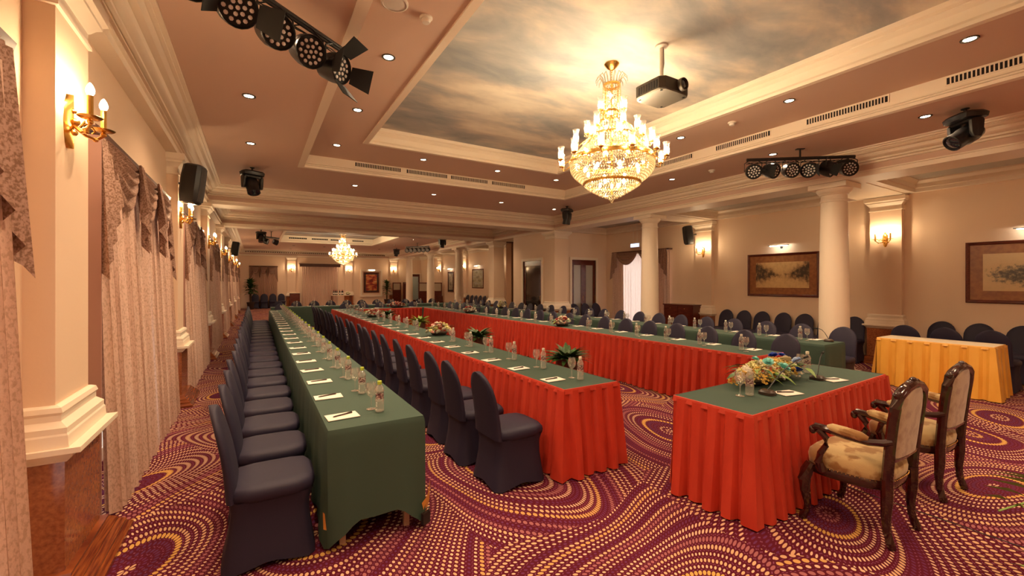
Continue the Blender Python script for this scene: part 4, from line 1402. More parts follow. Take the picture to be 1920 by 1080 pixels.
PITCH = 0.586
for k in range(22):
    chair(0.095, 3.06 + PITCH * k, -90, '%s navy covered chair from the open end of the window wall table' % nth(k), 'chairs along the window wall table', 0.012)
for k in range(21):
    chair(1.83, 3.13 + PITCH * k, -90, '%s navy covered chair from the pleated end of the first red arm' % nth(k), 'chairs along the red table facing the aisle')
for k in range(21):
    chair(6.15, 3.20 + 0.61 * k, 90, '%s navy covered chair from the head table end of the second red arm' % nth(k), 'chairs behind the second red table')
for k in range(23):
    chair(7.97, 3.22 + 0.62 * k, 90, '%s navy covered chair from the open end of the column side table' % nth(k), 'chairs behind the aisle side green table')
for k in range(5):
    chair(2.75 + 0.62 * k, 16.0, 180, 'navy covered chair behind the red cross table, %s from the first arm' % nth(k), 'chairs behind the red cross table')
for k in range(11):
    chair(0.75 + 0.62 * k, 18.55, 180, 'navy covered chair behind the green cross table, %s from the window wall' % nth(k), 'chairs behind the green cross table')
for k, x in enumerate((-0.05, 0.45, 0.95, 1.45)):
    chair(x, 31.7, 180, 'navy covered chair under the end wall window, %s from the corner plant' % nth(k), 'chairs under the end wall window', 0.01)
for k, y in enumerate((6.95, 6.47, 5.99, 5.51, 5.03, 4.55, 4.07)):
    chair(10.66, y, 90, 'navy covered chair under the sepia street print, %s from the sideboard' % nth(k), 'chairs under the street print', 0.01)
for k, x in enumerate((9.40, 9.89, 10.38)):
    chair(x, 11.28, 180, 'navy covered chair by the glazed double door, %s from the square pier' % nth(k), 'chairs by the glazed double door', 0.01)
for k, y in enumerate((23.3, 22.75, 22.2, 21.65, 21.1)):
    chair(10.6, y, 90, 'navy covered chair under the grey landscape, %s from the end wall' % nth(k), 'chairs under the grey landscape', 0.01)
for k, (x, y, a) in enumerate(((9.80, 2.84, -86), (9.84, 2.33, -90), (9.86, 1.82, -92))):
    chair(x, y, a, 'navy covered chair touching the yellow skirted table, %s from the round column' % nth(k), 'front chairs behind the yellow table', 0.0)
for k, (x, y) in enumerate(((10.72, 2.74), (10.72, 2.24), (10.72, 1.74))):
    chair(x, y, 90, 'navy covered chair against the wall behind the yellow table, %s from the pilaster' % nth(k), 'wall chairs behind the yellow table', 0.0)
chair(0.75, 16.5, 180, 'navy covered chair at the far end of the window wall table', None)

# ================================================================== tables
TZ = 0.75


def path_points(pts, step_cols):
    """walk a polyline; returns (x, y, nx, ny, s) with outward normal on the walker's right; corners get a fan"""
    out = []
    s = 0.0
    P = [Vector(p) for p in pts]
    for i in range(len(P) - 1):
        d = P[i + 1] - P[i]
        L_ = d.length
        d.normalize()
        nrm = Vector((d.y, -d.x))
        m = max(2, int(round(L_ / step_cols)))
        for j in range(m + (1 if i == len(P) - 2 else 0)):
            q = P[i] + d * (L_ * j / m)
            nn = nrm
            if j == 0 and i > 0:
                d0 = (P[i] - P[i - 1]).normalized()
                nn = (nrm + Vector((d0.y, -d0.x)))
                nn = nn / max(nn.length, 1e-6) * 1.25
            out.append((q.x, q.y, nn.x, nn.y, s + L_ * j / m))
        s += L_
    return out


def skirt_mesh(paths, ztop, mat_, seed, period=0.135, flare=0.026, depth=0.060, zbot=0.012):
    rnd = random.Random(seed)
    mb = MB()
    zl = [1.0, 0.93, 0.75, 0.5, 0.25, 0.0]
    for pts in paths:
        pp = path_points(pts, period / 6)
        rows = []
        wob = {}
        for zi in zl:
            row = []
            for k, (x, y, nx, ny, s) in enumerate(pp):
                ci, ph = k // 6, k % 6
                if ci not in wob:
                    wob[ci] = (rnd.uniform(-0.012, 0.016), rnd.uniform(-0.3, 0.3), rnd.uniform(0.7, 1.3))
                w = wob[ci]
                if k < 2 or k > len(pp) - 3:
                    w, ph = (0.0, 0.0, 1.0), 0
                down = 1 - zi
                proud = (0.0, 0.0, 0.92, 1.0, 1.0, 0.85)[ph]
                off = 0.004 + depth * (0.36 + 0.70 * down) * proud * w[2] + flare * down ** 1.1 + w[0] * down
                row.append((x + nx * off, y + ny * off, zbot + (ztop - zbot) * zi))
            rows.append(row)
        mb.loft(rows, False, False, False)
    return mb


def skirted_table(label, cat_group, x0, x1, y0, y1, paths, seed, top='green', skirt='red', rot=0.0, name='skirted_table', period=0.135):
    cx, cy = (x0 + x1) / 2, (y0 + y1) / 2
    t = thing(name, label, 'table', (cx, cy, 0), rot, cat_group)
    a, b = (x1 - x0) / 2, (y1 - y0) / 2
    MB().box(-a, a, -b, b, TZ - 0.03, TZ).build('table_top', top, t, False)
    lp = [[(q[0] - cx, q[1] - cy) for q in p] for p in paths]
    skirt_mesh(lp, TZ - 0.012, skirt, seed, period).build('pleated_skirt', skirt, t, True, 28)
    bm_ = MB()
    for p in lp:
        pp = path_points(p, 0.06)
        bm_.loft([[(x + nx * o, y + ny * o, z) for x, y, nx, ny, s in pp] for o, z in ((0.0, TZ + 0.002), (0.007, TZ + 0.0005), (0.020, TZ - 0.038), (0.012, TZ - 0.040))], False, False, False)
    bm_.build('skirt_band', skirt, t, True, 40)
    return t


# the first red arm, six tables long
RL0, RL1, RLA, RLB = 2.225, 2.825, 2.86, 15.65
seg = (RLB - RLA) / 6
for k in range(6):
    a, b = RLA + seg * k, RLA + seg * (k + 1)
    if k == 0:
        paths = [[(RL0, b), (RL0, a), (RL1, a), (RL1, b)]]
        lab = 'red skirted green topped table with its pleated end facing the carpet'
    else:
        paths = [[(RL0, b), (RL0, a)]] + ([[(RL1, a), (RL1, b)]] if k < 5 else [])
        lab = '%s red skirted table from the pleated end of the first arm' % nth(k)
    skirted_table(lab, 'tables of the first red arm', RL0, RL1, a, b, paths, 10 + k)
# the second red arm
RR0, RR1 = 5.25, 5.85
for k in range(6):
    a, b = 2.95 + 2.1167 * k, 2.95 + 2.1167 * (k + 1)
    paths = [[(RR0, b), (RR0, a), (RR1, a)]] if k == 0 else [[(RR0, b), (RR0, a)]]
    if k == 5:
        paths = []
        paths.append([(RR0, 14.98), (RR0, a)])
    skirted_table('%s red skirted table from the head table end of the second arm' % nth(k), 'tables of the second red arm', RR0, RR1, a, b, paths, 30 + k)
for k in range(2):
    a, b = RL1 + 1.2125 * k, RL1 + 1.2125 * (k + 1)
    skirted_table('%s red skirted table of the far cross arm from the first arm' % nth(k), 'tables of the red cross arm', a + 0.001, b - 0.001, 15.05, 15.65, [[(a, 15.05), (min(b, 5.19), 15.05)]], 50 + k)
# head table
skirted_table('red skirted head table with flowers before the two armchairs', None, 2.88, 5.29, 1.69, 2.31, [[(2.88, 2.31), (2.88, 1.69), (5.29, 1.69), (5.29, 2.31), (2.88, 2.31)]], 70, rot=math.radians(1.8))
# yellow table
skirted_table('yellow satin skirted table with a cream top in front of stored chairs', None, 8.78, 9.36, 1.66, 2.96, [[(8.78, 2.96), (8.78, 1.66), (9.36, 1.66), (9.36, 2.96), (8.78, 2.96)]], 80, 'cream_cloth', 'gold_satin', period=0.2)


# ---- green cloths hanging over plain tables
def cloth_drape(label, group, x0, x1, y0, y1, path, drop, seed, ztop=TZ, fold=0.03):
    """one cloth: flat top, sides that fall along path; drop(s, total) = fall, fold amplitude"""
    rnd = random.Random(seed)
    t = thing('tablecloth', label, 'tablecloth', ((x0 + x1) / 2, (y0 + y1) / 2, 0), 0, group)
    cx, cy = (x0 + x1) / 2, (y0 + y1) / 2
    m = MB()
    m.add([(x0 - cx, y0 - cy, ztop), (x1 - cx, y0 - cy, ztop), (x1 - cx, y1 - cy, ztop), (x0 - cx, y1 - cy, ztop)], [(0, 1, 2, 3)])
    pp = path_points([(p[0] - cx, p[1] - cy) for p in path], 0.045)
    tot = pp[-1][4]
    ph = rnd.uniform(0, 6)
    rows = []
    for zi in (0, 0.02, 0.06, 0.2, 0.4, 0.6, 0.8, 1.0):
        row = []
        for x, y, nx, ny, s in pp:
            fall, amp = drop(s, tot)
            w = amp * zi * (math.sin(s * 19 + ph) + 0.6 * math.sin(s * 33 + ph * 2))
            o = 0.004 + 0.008 * min(zi * 12, 1) + 0.018 * zi + w
            row.append((x + nx * o, y + ny * o, ztop - (0.004 if 0 < zi < 0.05 else 0) - fall * zi))
        rows.append(row)
    rows[0] = [(x, y, ztop) for x, y, nx, ny, s in pp]
    m.loft(rows, False, False, False)
    m.build('cloth', 'green', t, True, 50)
    return t


def folding_table(x0, x1, y0, y1, label, group=None):
    t = thing('banquet_table', label, 'table', ((x0 + x1) / 2, (y0 + y1) / 2, 0), 0, group)
    a, b = (x1 - x0) / 2, (y1 - y0) / 2
    MB().box(-a, a, -b, b, TZ - 0.035, TZ - 0.003).build('table_top', 'cream_cloth', t, False)
    for sx in (-1, 1):
        for sy in (-1, 1):
            MB().box(sx * (a - 0.09) - 0.018, sx * (a - 0.09) + 0.018, sy * (b - 0.06) - 0.018, sy * (b - 0.06) + 0.018, 0, TZ - 0.036).build('leg', 'pot_light', t, False)
    return t


GL0, GL1 = 0.376, 0.974
folding_table(GL0 + 0.004, GL1 - 0.004, 2.82, 6.26, 'plain legged table under the green cloth by the window wall chairs')


def near_drop(wide0, endw, wide1, end_fall=0.56):
    """long side, end, long side; the corners hang lowest"""
    def f(s, tot):
        c0, c1 = wide0, wide0 + endw
        d = min(abs(s - c0), abs(s - c1))
        corner = max(0.0, 1 - d / 0.16)
        inside = c0 < s < c1
        fall = (end_fall + 0.02 * math.sin((s - c0) / endw * PI) if inside else 0.62) + (0.70 - 0.60) * corner + 0.06 * corner
        amp = 0.004 if inside and corner == 0 else 0.010
        return min(fall, 0.735), amp + 0.012 * corner
    return f


def side_drop(s, tot):
    return 0.64, 0.010


yb = [2.80, 6.28, 9.6, 12.9, 16.1]
near_cloth = cloth_drape('green cloth hanging low over the table end by the window wall', None, GL0, GL1, yb[0], yb[1], [(GL0, yb[1]), (GL0, yb[0]), (GL1, yb[0]), (GL1, yb[1])], near_drop(yb[1] - yb[0], GL1 - GL0, yb[1] - yb[0]), 4)
for k in range(1, 4):
    cloth_drape('green cloth over the window wall table, %s from its open end' % nth(k), 'green cloths of the window wall table', GL0, GL1, yb[k], yb[k + 1], [(GL0, yb[k + 1] - 0.01), (GL0, yb[k])], side_drop, 4 + k, TZ - 0.0005 * k)
GR0, GR1 = 7.04, 7.66
yr = [2.98, 6.9, 10.8, 14.6, 18.2]
cloth_drape('green cloth hanging to the carpet over the aisle side table end', None, GR0, GR1, yr[0], yr[1], [(GR0, yr[1]), (GR0, yr[0]), (GR1, yr[0]), (GR1, yr[1])], near_drop(yr[1] - yr[0], GR1 - GR0, yr[1] - yr[0], 0.66), 14)
for k in range(1, 4):
    cloth_drape('green cloth over the column side table, %s from its open end' % nth(k), 'green cloths of the column side table', GR0, GR1, yr[k], yr[k + 1], [(GR0, min(yr[k + 1] - 0.01, 17.45)), (GR0, yr[k])], side_drop, 14 + k, TZ - 0.0005 * k)
for k in range(2):
    a, b = 0.45 + 3.29 * k, 0.45 + 3.29 * (k + 1)
    cloth_drape('dark green cloth over the far cross table, %s from the window wall' % nth(k), 'green cloths of the cross table', a, b, 17.6, 18.2, [(a, 17.6), (b, 17.6)], lambda s, tot: (0.73, 0.006), 24 + k)
# gold lining turned out at the near corners
l = MB().add([(0.952, 2.765, 0.175), (0.998, 2.79, 0.20), (1.03, 2.82, 0.30), (1.035, 2.85, 0.14), (0.985, 2.80, 0.07), (1.0, 2.795, 0.21)], [(0, 1, 2, 3, 4)])
l.add([(0.345, 2.79, 0.27), (0.352, 2.765, 0.27), (0.362, 2.762, 0.17), (0.348, 2.79, 0.165)], [(0, 1, 2, 3)])
lo_ = l.build('lining', 'gold_lining', near_cloth, False, label='orange gold lining turned out at the cloth corner')
lo_.location = (-near_cloth.location.x, -near_cloth.location.y, 0)
c = thing('binder_clip', 'small black clip hanging on the cloth corner by the carpet', 'clip', (0.975, 2.755, 0.04), 0.4)
MB().box(-0.03, 0.03, -0.012, 0.012, 0.0, 0.075).build('jaw', 'black', c, False)
MB().tube([(-0.02, 0, 0.07), (-0.015, -0.02, 0.11), (0.015, -0.02, 0.11), (0.02, 0, 0.07)], 0.003, 5).build('wire_handle', 'black', c)


# ================================================================== what lies on the tables
def bottle(cap, label):
    t = thing('water_bottle', label, 'bottle')
    pr = [(0.026, 0.002), (0.031, 0.008), (0.031, 0.022), (0.029, 0.03), (0.031, 0.038), (0.0295, 0.046), (0.031, 0.054), (0.0295, 0.062), (0.031, 0.07), (0.031, 0.085), (0.0285, 0.09), (0.0285, 0.135), (0.031, 0.14), (0.031, 0.15), (0.024, 0.17), (0.0135, 0.186), (0.0125, 0.192)]
    MB().lathe(pr, 12).build('body', 'water', t)
    MB().lathe([(0.0288, 0.092), (0.0288, 0.132)], 12, cap0=False, cap1=False).build('label_band', 'bottle_label', t)
    MB().lathe([(0.0155, 0.19), (0.0155, 0.212), (0.013, 0.214)], 10).build('cap', cap, t)
    return t


def wine_glass():
    pr = [(0.034, 0.001), (0.033, 0.003), (0.012, 0.006), (0.0042, 0.012), (0.0038, 0.075), (0.008, 0.085), (0.028, 0.105), (0.038, 0.13), (0.037, 0.16), (0.031, 0.19)]
    t = thing('wine_glass', 'stemmed glass', 'glass')
    MB().lathe(pr[:6], 12, cap1=False).build('stem', 'glass', t)
    MB().lathe(pr[5:], 14, cap0=False, cap1=False).build('bowl', 'glass', t)
    return t


def notepad():
    o = MB().loft([[(-0.10, -0.068, z), (0.10, -0.068, z), (0.10, 0.068, z), (-0.10, 0.068, z)] for z in (0.001, 0.005)]).build('notepad', 'paper', None, False)
    return tag(o, 'white notepad', 'notepad')


def pen():
    R = Matrix.Rotation(PI / 2, 3, 'Y')
    t = thing('pen', 'dark pen', 'pen')
    MB().lathe([(0.0015, -0.070), (0.0045, -0.058), (0.0048, 0.03)], 7, (0, 0, 0), True, True, R).build('barrel', 'pen', t)
    MB().lathe([(0.0052, 0.03), (0.0052, 0.068), (0.003, 0.070)], 7, (0, 0, 0), True, True, R).box(0.035, 0.066, -0.001, 0.001, 0.005, 0.007).build('pen_cap', 'pen', t)
    return t


bg_k, bw_k, gl_k, np_k, pn_k = Kit(bottle('cap_green', 'bottle')), Kit(bottle('cap_white', 'bottle')), Kit(wine_glass()), Kit(notepad()), Kit(pen())


FLOWER_SPOTS = [(2.70, 6.95), (5.47, 7.10), (5.47, 11.6), (2.66, 11.5), (7.36, 13.0), (4.35, 15.36)]


def setting(px, py, bx, by, gx, gy, where, grp, rz=0.0, green=False, z=TZ + 0.003, k=None):
    j = random.uniform
    where = ('on ' + where) if k is None else '%s place from the open end of %s' % (nth(k), grp)
    np_k.put((px + j(-0.01, 0.01), py + j(-0.02, 0.02), z), rz + j(-0.09, 0.09), 'white notepad, ' + where, 'notepads on ' + grp)
    pn_k.put((px + j(-0.01, 0.02), py + 0.005, z + 0.0102), rz + j(-0.06, 0.30), 'dark pen on a notepad, ' + where, 'pens on ' + grp)
    if any(abs(bx - fx) < 0.5 and abs(by - fy) < 0.44 for fx, fy in FLOWER_SPOTS):
        return
    (bg_k if green else bw_k).put((bx + j(-0.01, 0.01), by + j(-0.015, 0.015), z), j(0, 3), ('green capped water bottle, ' if green else 'pale capped water bottle, ') + where, 'bottles on ' + grp)
    gl_k.put((gx + j(-0.008, 0.008), gy + j(-0.01, 0.01), z), 0, 'clear stemmed glass, ' + where, 'glasses on ' + grp)


for k in range(22):
    y = 3.05 + PITCH * k
    setting(0.49, y, 0.742, y - 0.03, 0.70, y + 0.07, 'the green window wall table', 'the window wall table', 0.06, True, k=k)
for k in range(21):
    y = 3.20 + PITCH * k
    setting(2.345, y, 2.575, y - 0.12, 2.560, y - 0.03, 'the first red skirted arm', 'the first red arm', 0.06, k=k)
for k in range(20):
    y = 3.32 + 0.61 * k
    setting(5.72, y - 0.08, 5.535, y, 5.47, y - 0.115, 'the second red skirted arm', 'the second red arm', k=k)
for k in range(23):
    y = 3.46 + 0.62 * k
    setting(7.56, y - 0.12, 7.35, y, 7.31, y - 0.12, 'the green table by the columns', 'the column side table', k=k)
for k in range(4):
    x = 3.06 + 0.62 * k
    setting(x, 15.50, x + 0.16, 15.32, x + 0.07, 15.28, 'the red cross arm, %s from the first red arm' % nth(k), 'the red cross arm', PI / 2)
for k in range(10):
    x = 1.15 + 0.60 * k
    setting(x, 18.07, x + 0.16, 17.88, x + 0.07, 17.84, 'the dark green cross table, %s from the window wall' % nth(k), 'the green cross table', PI / 2)
HZ = TZ + 0.003
for x, y, w in ((3.70, 1.83, 'nearer the pleated corner'), (4.57, 1.86, 'nearer the yellow table')):
    np_k.put((x, y, HZ), PI / 2 + 1.35, 'white notepad on the head table ' + w)
    pn_k.put((x - 0.01, y + 0.01, HZ + 0.0102), 2.6, 'dark pen on a head table notepad ' + w)
for o in [q for q in COL.objects if q.name.startswith(('notepad', 'pen')) and q.parent is None and 'head table' in q.get('label', '')]:
    if 'group' in o:
        del o['group']
for x, y, gx, gy, w in ((3.37, 1.95, 3.29, 1.98, 'beside the yellow end of the flowers'), (4.70, 2.14, 4.63, 2.17, 'beside the blue end of the flowers')):
    o = bw_k.put((x, y, HZ), 0, 'clear water bottle on the head table ' + w)
    del o['group']
    o = gl_k.put((gx, gy, HZ), 0, 'clear stemmed glass on the head table ' + w)
    del o['group']


def gooseneck(label, loc, tip):
    t = thing('gooseneck_microphone', label, 'microphone', loc)
    MB().loft([superring(0, 0, z, a, b, 14, 4) for z, a, b in ((0, 0.05, 0.06), (0.02, 0.05, 0.06), (0.035, 0.035, 0.042))]).build('base', 'pot', t)
    v = Vector(tip) - Vector(loc)
    pts = [Vector((0, 0, 0.03)) + (v - Vector((0, 0, 0.03))) * f + Vector((0, 0, 0.05 * math.sin(PI * f))) for f in (0, 0.15, 0.35, 0.6, 0.85, 1.0)]
    MB().tube(pts, 0.0045, 6).build('gooseneck', 'black', t)
    d = (pts[-1] - pts[-2]).normalized()
    MB().tube([pts[-1] - d * 0.005, pts[-1] + d * 0.05], 0.010, 8).build('capsule', 'black_matte', t)
    return t


gooseneck('long black gooseneck microphone leaning across the head table flowers', (3.53, 1.90, HZ), (4.08, 1.88, 1.0))
gooseneck('short black gooseneck microphone at the blue end of the head table flowers', (4.47, 1.95, HZ), (4.68, 2.0, 0.97))
gooseneck('black gooseneck microphone on the end of the column side table', (7.50, 3.12, HZ), (7.56, 3.30, 0.93))

# ================================================================== carved armchairs
def armchair():
    """faces +y; origin on the floor under the seat"""
    t = thing('carved_armchair', 'carved armchair', 'armchair')

    def taper(r):
        return [Vector((q.x * (1 + 0.55 * q.y), q.y, q.z)) for q in r]

    def seatring(z, k):
        return taper(superring(0, 0.022, z, 0.262 * k, 0.235 * k, 28, 3.6))
    st = MB().loft([seatring(z, k) for z, k in ((0.385, 0.96), (0.40, 1.0), (0.44, 1.015), (0.475, 0.985), (0.497, 0.90), (0.512, 0.72), (0.518, 0.4))]).build('seat', 'uphol', t, True, 70)
    rl = MB().loft([seatring(z, k) for z, k in ((0.335, 0.97), (0.34, 1.0), (0.36, 1.02), (0.385, 1.025), (0.398, 1.0))]).build('seat_rail', 'chair_wood', t, True, 50)
    nail = MB()
    for q in range(70):
        a = 2 * PI * q / 70
        p = taper(superring(0, 0.022, 0.395, 0.268, 0.241, 70, 3.6))[q]
        nail.octa(tuple(p), 0.004, 0.004)
    nl = nail.build('nail_heads', 'gilt', rl, False)
    nl['kind'] = 'stuff'
    for s in (-1, 1):
        MB().tube([(s * 0.265, 0.195, 0.40), (s * 0.283, 0.214, 0.34), (s * 0.292, 0.226, 0.28), (s * 0.284, 0.222, 0.20), (s * 0.272, 0.212, 0.11), (s * 0.275, 0.218, 0.06), (s * 0.284, 0.234, 0.025), (s * 0.287, 0.240, 0.004)],
                  [0.030, 0.038, 0.039, 0.031, 0.022, 0.020, 0.026, 0.024], 10).build('front_leg', 'chair_wood', t)
        MB().tube([(s * 0.205, -0.205, 0.42), (s * 0.205, -0.205, 0.30), (s * 0.202, -0.198, 0.18), (s * 0.205, -0.205, 0.09), (s * 0.210, -0.222, 0.035), (s * 0.212, -0.232, 0.004)],
                  [0.034, 0.032, 0.026, 0.023, 0.025, 0.022], 10).build('rear_leg', 'chair_wood', t)
        # arm: support from the seat rail, scroll, and rail back to the post
        am_ = MB()
        am_.tube([(s * 0.305, 0.10, 0.385), (s * 0.318, 0.125, 0.44), (s * 0.318, 0.115, 0.50), (s * 0.308, 0.085, 0.56), (s * 0.308, 0.085, 0.61), (s * 0.315, 0.125, 0.66)], [0.028, 0.026, 0.020, 0.018, 0.021, 0.024], 9)
        am_.tube([(s * 0.316, 0.165, 0.655), (s * 0.315, 0.14, 0.675), (s * 0.312, 0.08, 0.675), (s * 0.30, -0.03, 0.655), (s * 0.275, -0.13, 0.645), (s * 0.245, -0.20, 0.655), (s * 0.225, -0.235, 0.67)], [0.020, 0.026, 0.024, 0.021, 0.021, 0.022, 0.022], 9)
        am_.ball((s * 0.316, 0.16, 0.65), 0.028, 0.024, 0.03, 10, 7)
        ao = am_.build('arm', 'chair_wood', t)
        MB().tube([(s * 0.311, 0.075, 0.688), (s * 0.308, 0.05, 0.690), (s * 0.302, -0.02, 0.683), (s * 0.288, -0.10, 0.674), (s * 0.278, -0.135, 0.668)], [0.016, 0.029, 0.033, 0.030, 0.014], 10).build('arm_pad', 'uphol', ao)

    # back: a hooped frame with an upholstered panel
    def back_y(z):
        f = (z - 0.40) / 0.6
        return -0.205 - 0.035 * f - 0.025 * f * f
    outline = []
    for z in (0.40, 0.50, 0.60, 0.70, 0.80, 0.88):
        outline.append((0.208 + 0.012 * (z - 0.4) / 0.5, z))
    for a in (25, 48, 66, 80):
        r = math.radians(a)
        outline.append((0.02 + 0.20 * math.cos(r), 0.905 + 0.095 * math.sin(r)))
    pts = [(x, back_y(z), z) for x, z in outline] + [(0, back_y(1.012), 1.012)] + [(-x, back_y(z), z) for x, z in reversed(outline)]
    fr_ = MB()
    n_ = len(pts)
    rad = [0.030] * n_
    for i in range(n_):
        if 5 < i < n_ - 6:
            rad[i] = 0.031
    fr_.tube(pts, rad, 10)
    # carved crest
    for dx, dz, r in ((0, 1.03, 0.03), (0.05, 1.022, 0.022), (-0.05, 1.022, 0.022), (0.09, 1.008, 0.018), (-0.09, 1.008, 0.018)):
        fr_.ball((dx, back_y(dz), dz), r, 0.022, r * 0.75, 8, 6)
    for s in (-1, 1):
        fr_.ball((s * 0.205, back_y(0.955), 0.955), 0.030, 0.024, 0.030, 8, 6)
    fr_.tube([(-0.205, back_y(0.545), 0.545), (0, back_y(0.53), 0.532), (0.205, back_y(0.545), 0.545)], 0.024, 9)
    fr_.build('back_frame', 'chair_wood', t)
    rings = []
    for z in (0.555, 0.575, 0.65, 0.75, 0.85, 0.92, 0.96, 0.985):
        w = 0.188
        if z < 0.58:
            w = 0.175
        if z > 0.84:
            q = min((z - 0.84) / 0.16, 1)
            w = 0.188 * max(math.sqrt(1 - q * q), 0.12)
        rings.append(superring(0, back_y(z), z, w, 0.034, 20, 3.0))
    MB().loft(rings).build('back_upholstery', 'uphol_back', t, True, 60)
    return t


ak = Kit(armchair())
ak.put((3.58, 1.292, 0), math.radians(0), 'carved dark armchair with gold damask seat at the pleated corner of the head table')
ak.put((4.65, 1.312, 0), math.radians(-2), 'carved dark armchair with gold damask seat by the yellow table end')


# ================================================================== flowers and plants
def blossom_mesh(name, mat_, kind):
    m = MB()
    if kind == 'rose':
        m.ball((0, 0, 0.35), 0.35, 0.35, 0.40, 8, 5)
        for ring, (rr, n, up_, ln) in enumerate(((0.30, 4, 1.1, 0.75), (0.42, 5, 0.75, 0.85), (0.48, 6, 0.35, 0.95))):
            for k in range(n):
                a = 2 * PI * k / n + ring * 0.5
                u = Vector((math.cos(a), math.sin(a), 0))
                w = Vector((-math.sin(a), math.cos(a), 0))
                b0 = u * rr * 0.5
                rows = []
                for f, wd in ((0, 0.16), (0.4, 0.36), (0.75, 0.40), (1.0, 0.22)):
                    p = b0 + u * (rr * 0.9 * f + 0.18 * f * f) + Vector((0, 0, up_ * ln * f * 0.75 - 0.10 * f * f))
                    rows.append([p - w * wd + u * -0.06, p, p + w * wd + u * -0.06])
                m.loft(rows, False, False, False)
    else:
        # a head of many small florets
        rnd = random.Random(3)
        for k in range(22):
            a, b = rnd.uniform(0, 2 * PI), math.acos(rnd.uniform(0.0, 1))
            d = Vector((math.sin(b) * math.cos(a), math.sin(b) * math.sin(a), math.cos(b)))
            m.octa(tuple(d * rnd.uniform(0.55, 0.85)), 0.22, 0.20)
    me = m.mesh(name, mat_, True, 60)
    return me


BL = {}


def blossom(mat_, kind):
    if (mat_, kind) not in BL:
        BL[(mat_, kind)] = blossom_mesh('blossom', mat_, kind)
    return BL[(mat_, kind)]


def leaf_mesh(mat_, fold=0.25, droop=0.35, width=0.16):
    m = MB()
    rows = []
    for f, w in ((0, 0.15), (0.2, 0.75), (0.45, 1.0), (0.7, 0.75), (0.9, 0.3), (1.0, 0.02)):
        z = 0.30 * f - (droop + 0.30) * f * f
        rows.append([(-w * width, f, z + fold * w * width), (0, f, z), (w * width, f, z + fold * w * width)])
    m.loft(rows, False, False, False)
    return m.mesh('leaf', mat_, True, 80)


def frond_mesh(mat_):
    """feather leaf: a rib with narrow leaflets"""
    m = MB()
    N_ = 13
    def rib(f):
        return Vector((0, f, 0.45 * f - 0.85 * f * f))
    m.tube([rib(i / 8) for i in range(9)], 0.006, 4)
    for i in range(2, N_):
        f = i / N_
        p = rib(f)
        for s in (-1, 1):
            ln = 0.30 * math.sin(PI * min(f * 0.9 + 0.1, 1)) + 0.05
            tip = p + Vector((s * ln, ln * 0.55, -ln * 0.30))
            mid = p + (tip - p) * 0.45 + Vector((0, 0, 0.02))
            d = Vector((0, 0.028, 0))
            m.add([p - d * 0.4, mid - d, tip, mid + d, p + d * 0.4], [(0, 1, 3, 4), (1, 2, 3)])
    return m.mesh('frond', mat_, True, 60)


LEAF = {k: leaf_mesh(k) for k in ('leaf', 'leaf_light')}
LONG = leaf_mesh('leaf', 0.3, 0.5, 0.10)
FROND = frond_mesh('leaf')
FROND_L = frond_mesh('leaf_light')


def child(name, me, parent, loc, rot, sc):
    o = bpy.data.objects.new(name, me)
    COL.objects.link(o)
    o.parent = parent
    o.location = loc
    o.rotation_euler = rot
    o.scale = sc if isinstance(sc, tuple) else (sc, sc, sc)
    return o


def arrangement(label, loc, rz, a, b, h, palette, n, nleaf, seed, group=None, r0=0.03):
    """oval table arrangement: bowl, leaves, blossoms; palette = [(material, kind, weight, size)]"""
    rnd = random.Random(seed)
    t = thing('flower_arrangement', label, 'flowers', loc, rz, group)
    MB().loft([superring(0, 0, z, a * k, b * k, 20, 2.2) for z, k in ((0.0, 0.5), (0.012, 0.62), (0.05, 0.75), (0.055, 0.70))]).build('bowl', 'pot', t)
    for i in range(nleaf):
        q = rnd.uniform(0, 2 * PI)
        k = rnd.uniform(0.5, 0.85)
        child('leaf', LEAF['leaf' if rnd.random() < 0.6 else 'leaf_light'], t, (a * k * math.cos(q), b * k * math.sin(q), 0.085 + rnd.uniform(0, 0.4) * h), (rnd.uniform(0.05, 0.45), rnd.uniform(-0.3, 0.3), q - PI / 2 + rnd.uniform(-0.4, 0.4)), rnd.uniform(0.10, 0.17))
    tot = sum(p[2] for p in palette)
    ga = PI * (3 - math.sqrt(5))
    for i in range(n):
        f = math.sqrt((i + 0.5) / n)
        q = i * ga
        z = 0.05 + h * (1 - 0.85 * f * f) + rnd.uniform(-0.012, 0.012)
        x, y = a * f * math.cos(q), b * f * math.sin(q)
        pick = rnd.uniform(0, tot)
        for mt, kd, w, sz in palette:
            pick -= w
            if pick <= 0:
                break
        s = sz * rnd.uniform(0.8, 1.2)
        child('blossom', blossom(mt, kd), t, (x, y, z - s * 0.4), (-f * math.sin(q) * 0.9, f * math.cos(q) * 0.9, rnd.uniform(0, 6)), s)
    return t


head = arrangement('long arrangement of blue aqua yellow and cream flowers on the head table', (3.99, 2.15, HZ), 0.04, 0.54, 0.145, 0.14,
                   [('fl_pale', 'floret', 4, 0.046), ('fl_yellow', 'floret', 2, 0.048), ('fl_white', 'floret', 5, 0.046)], 90, 24, 5)
for x, y, z, mt, kd, s in ((0.02, -0.13, 0.14, 'fl_teal', 'rose', 0.070), (-0.12, -0.07, 0.195, 'fl_teal', 'rose', 0.055), (-0.20, 0.0, 0.215, 'fl_teal', 'rose', 0.045), (0.12, 0.0, 0.215, 'fl_blue', 'rose', 0.058),
                           (0.27, -0.14, 0.085, 'fl_blue', 'rose', 0.056), (0.36, 0.04, 0.195, 'fl_blue', 'rose', 0.042), (0.44, -0.06, 0.15, 'fl_lblue', 'rose', 0.055), (0.22, -0.06, 0.18, 'fl_white', 'rose', 0.06)):
    child('blossom', blossom(mt, kd), head, (x, y, z), (0.5 if y < 0 else -0.2, 0.1, x * 9), s)
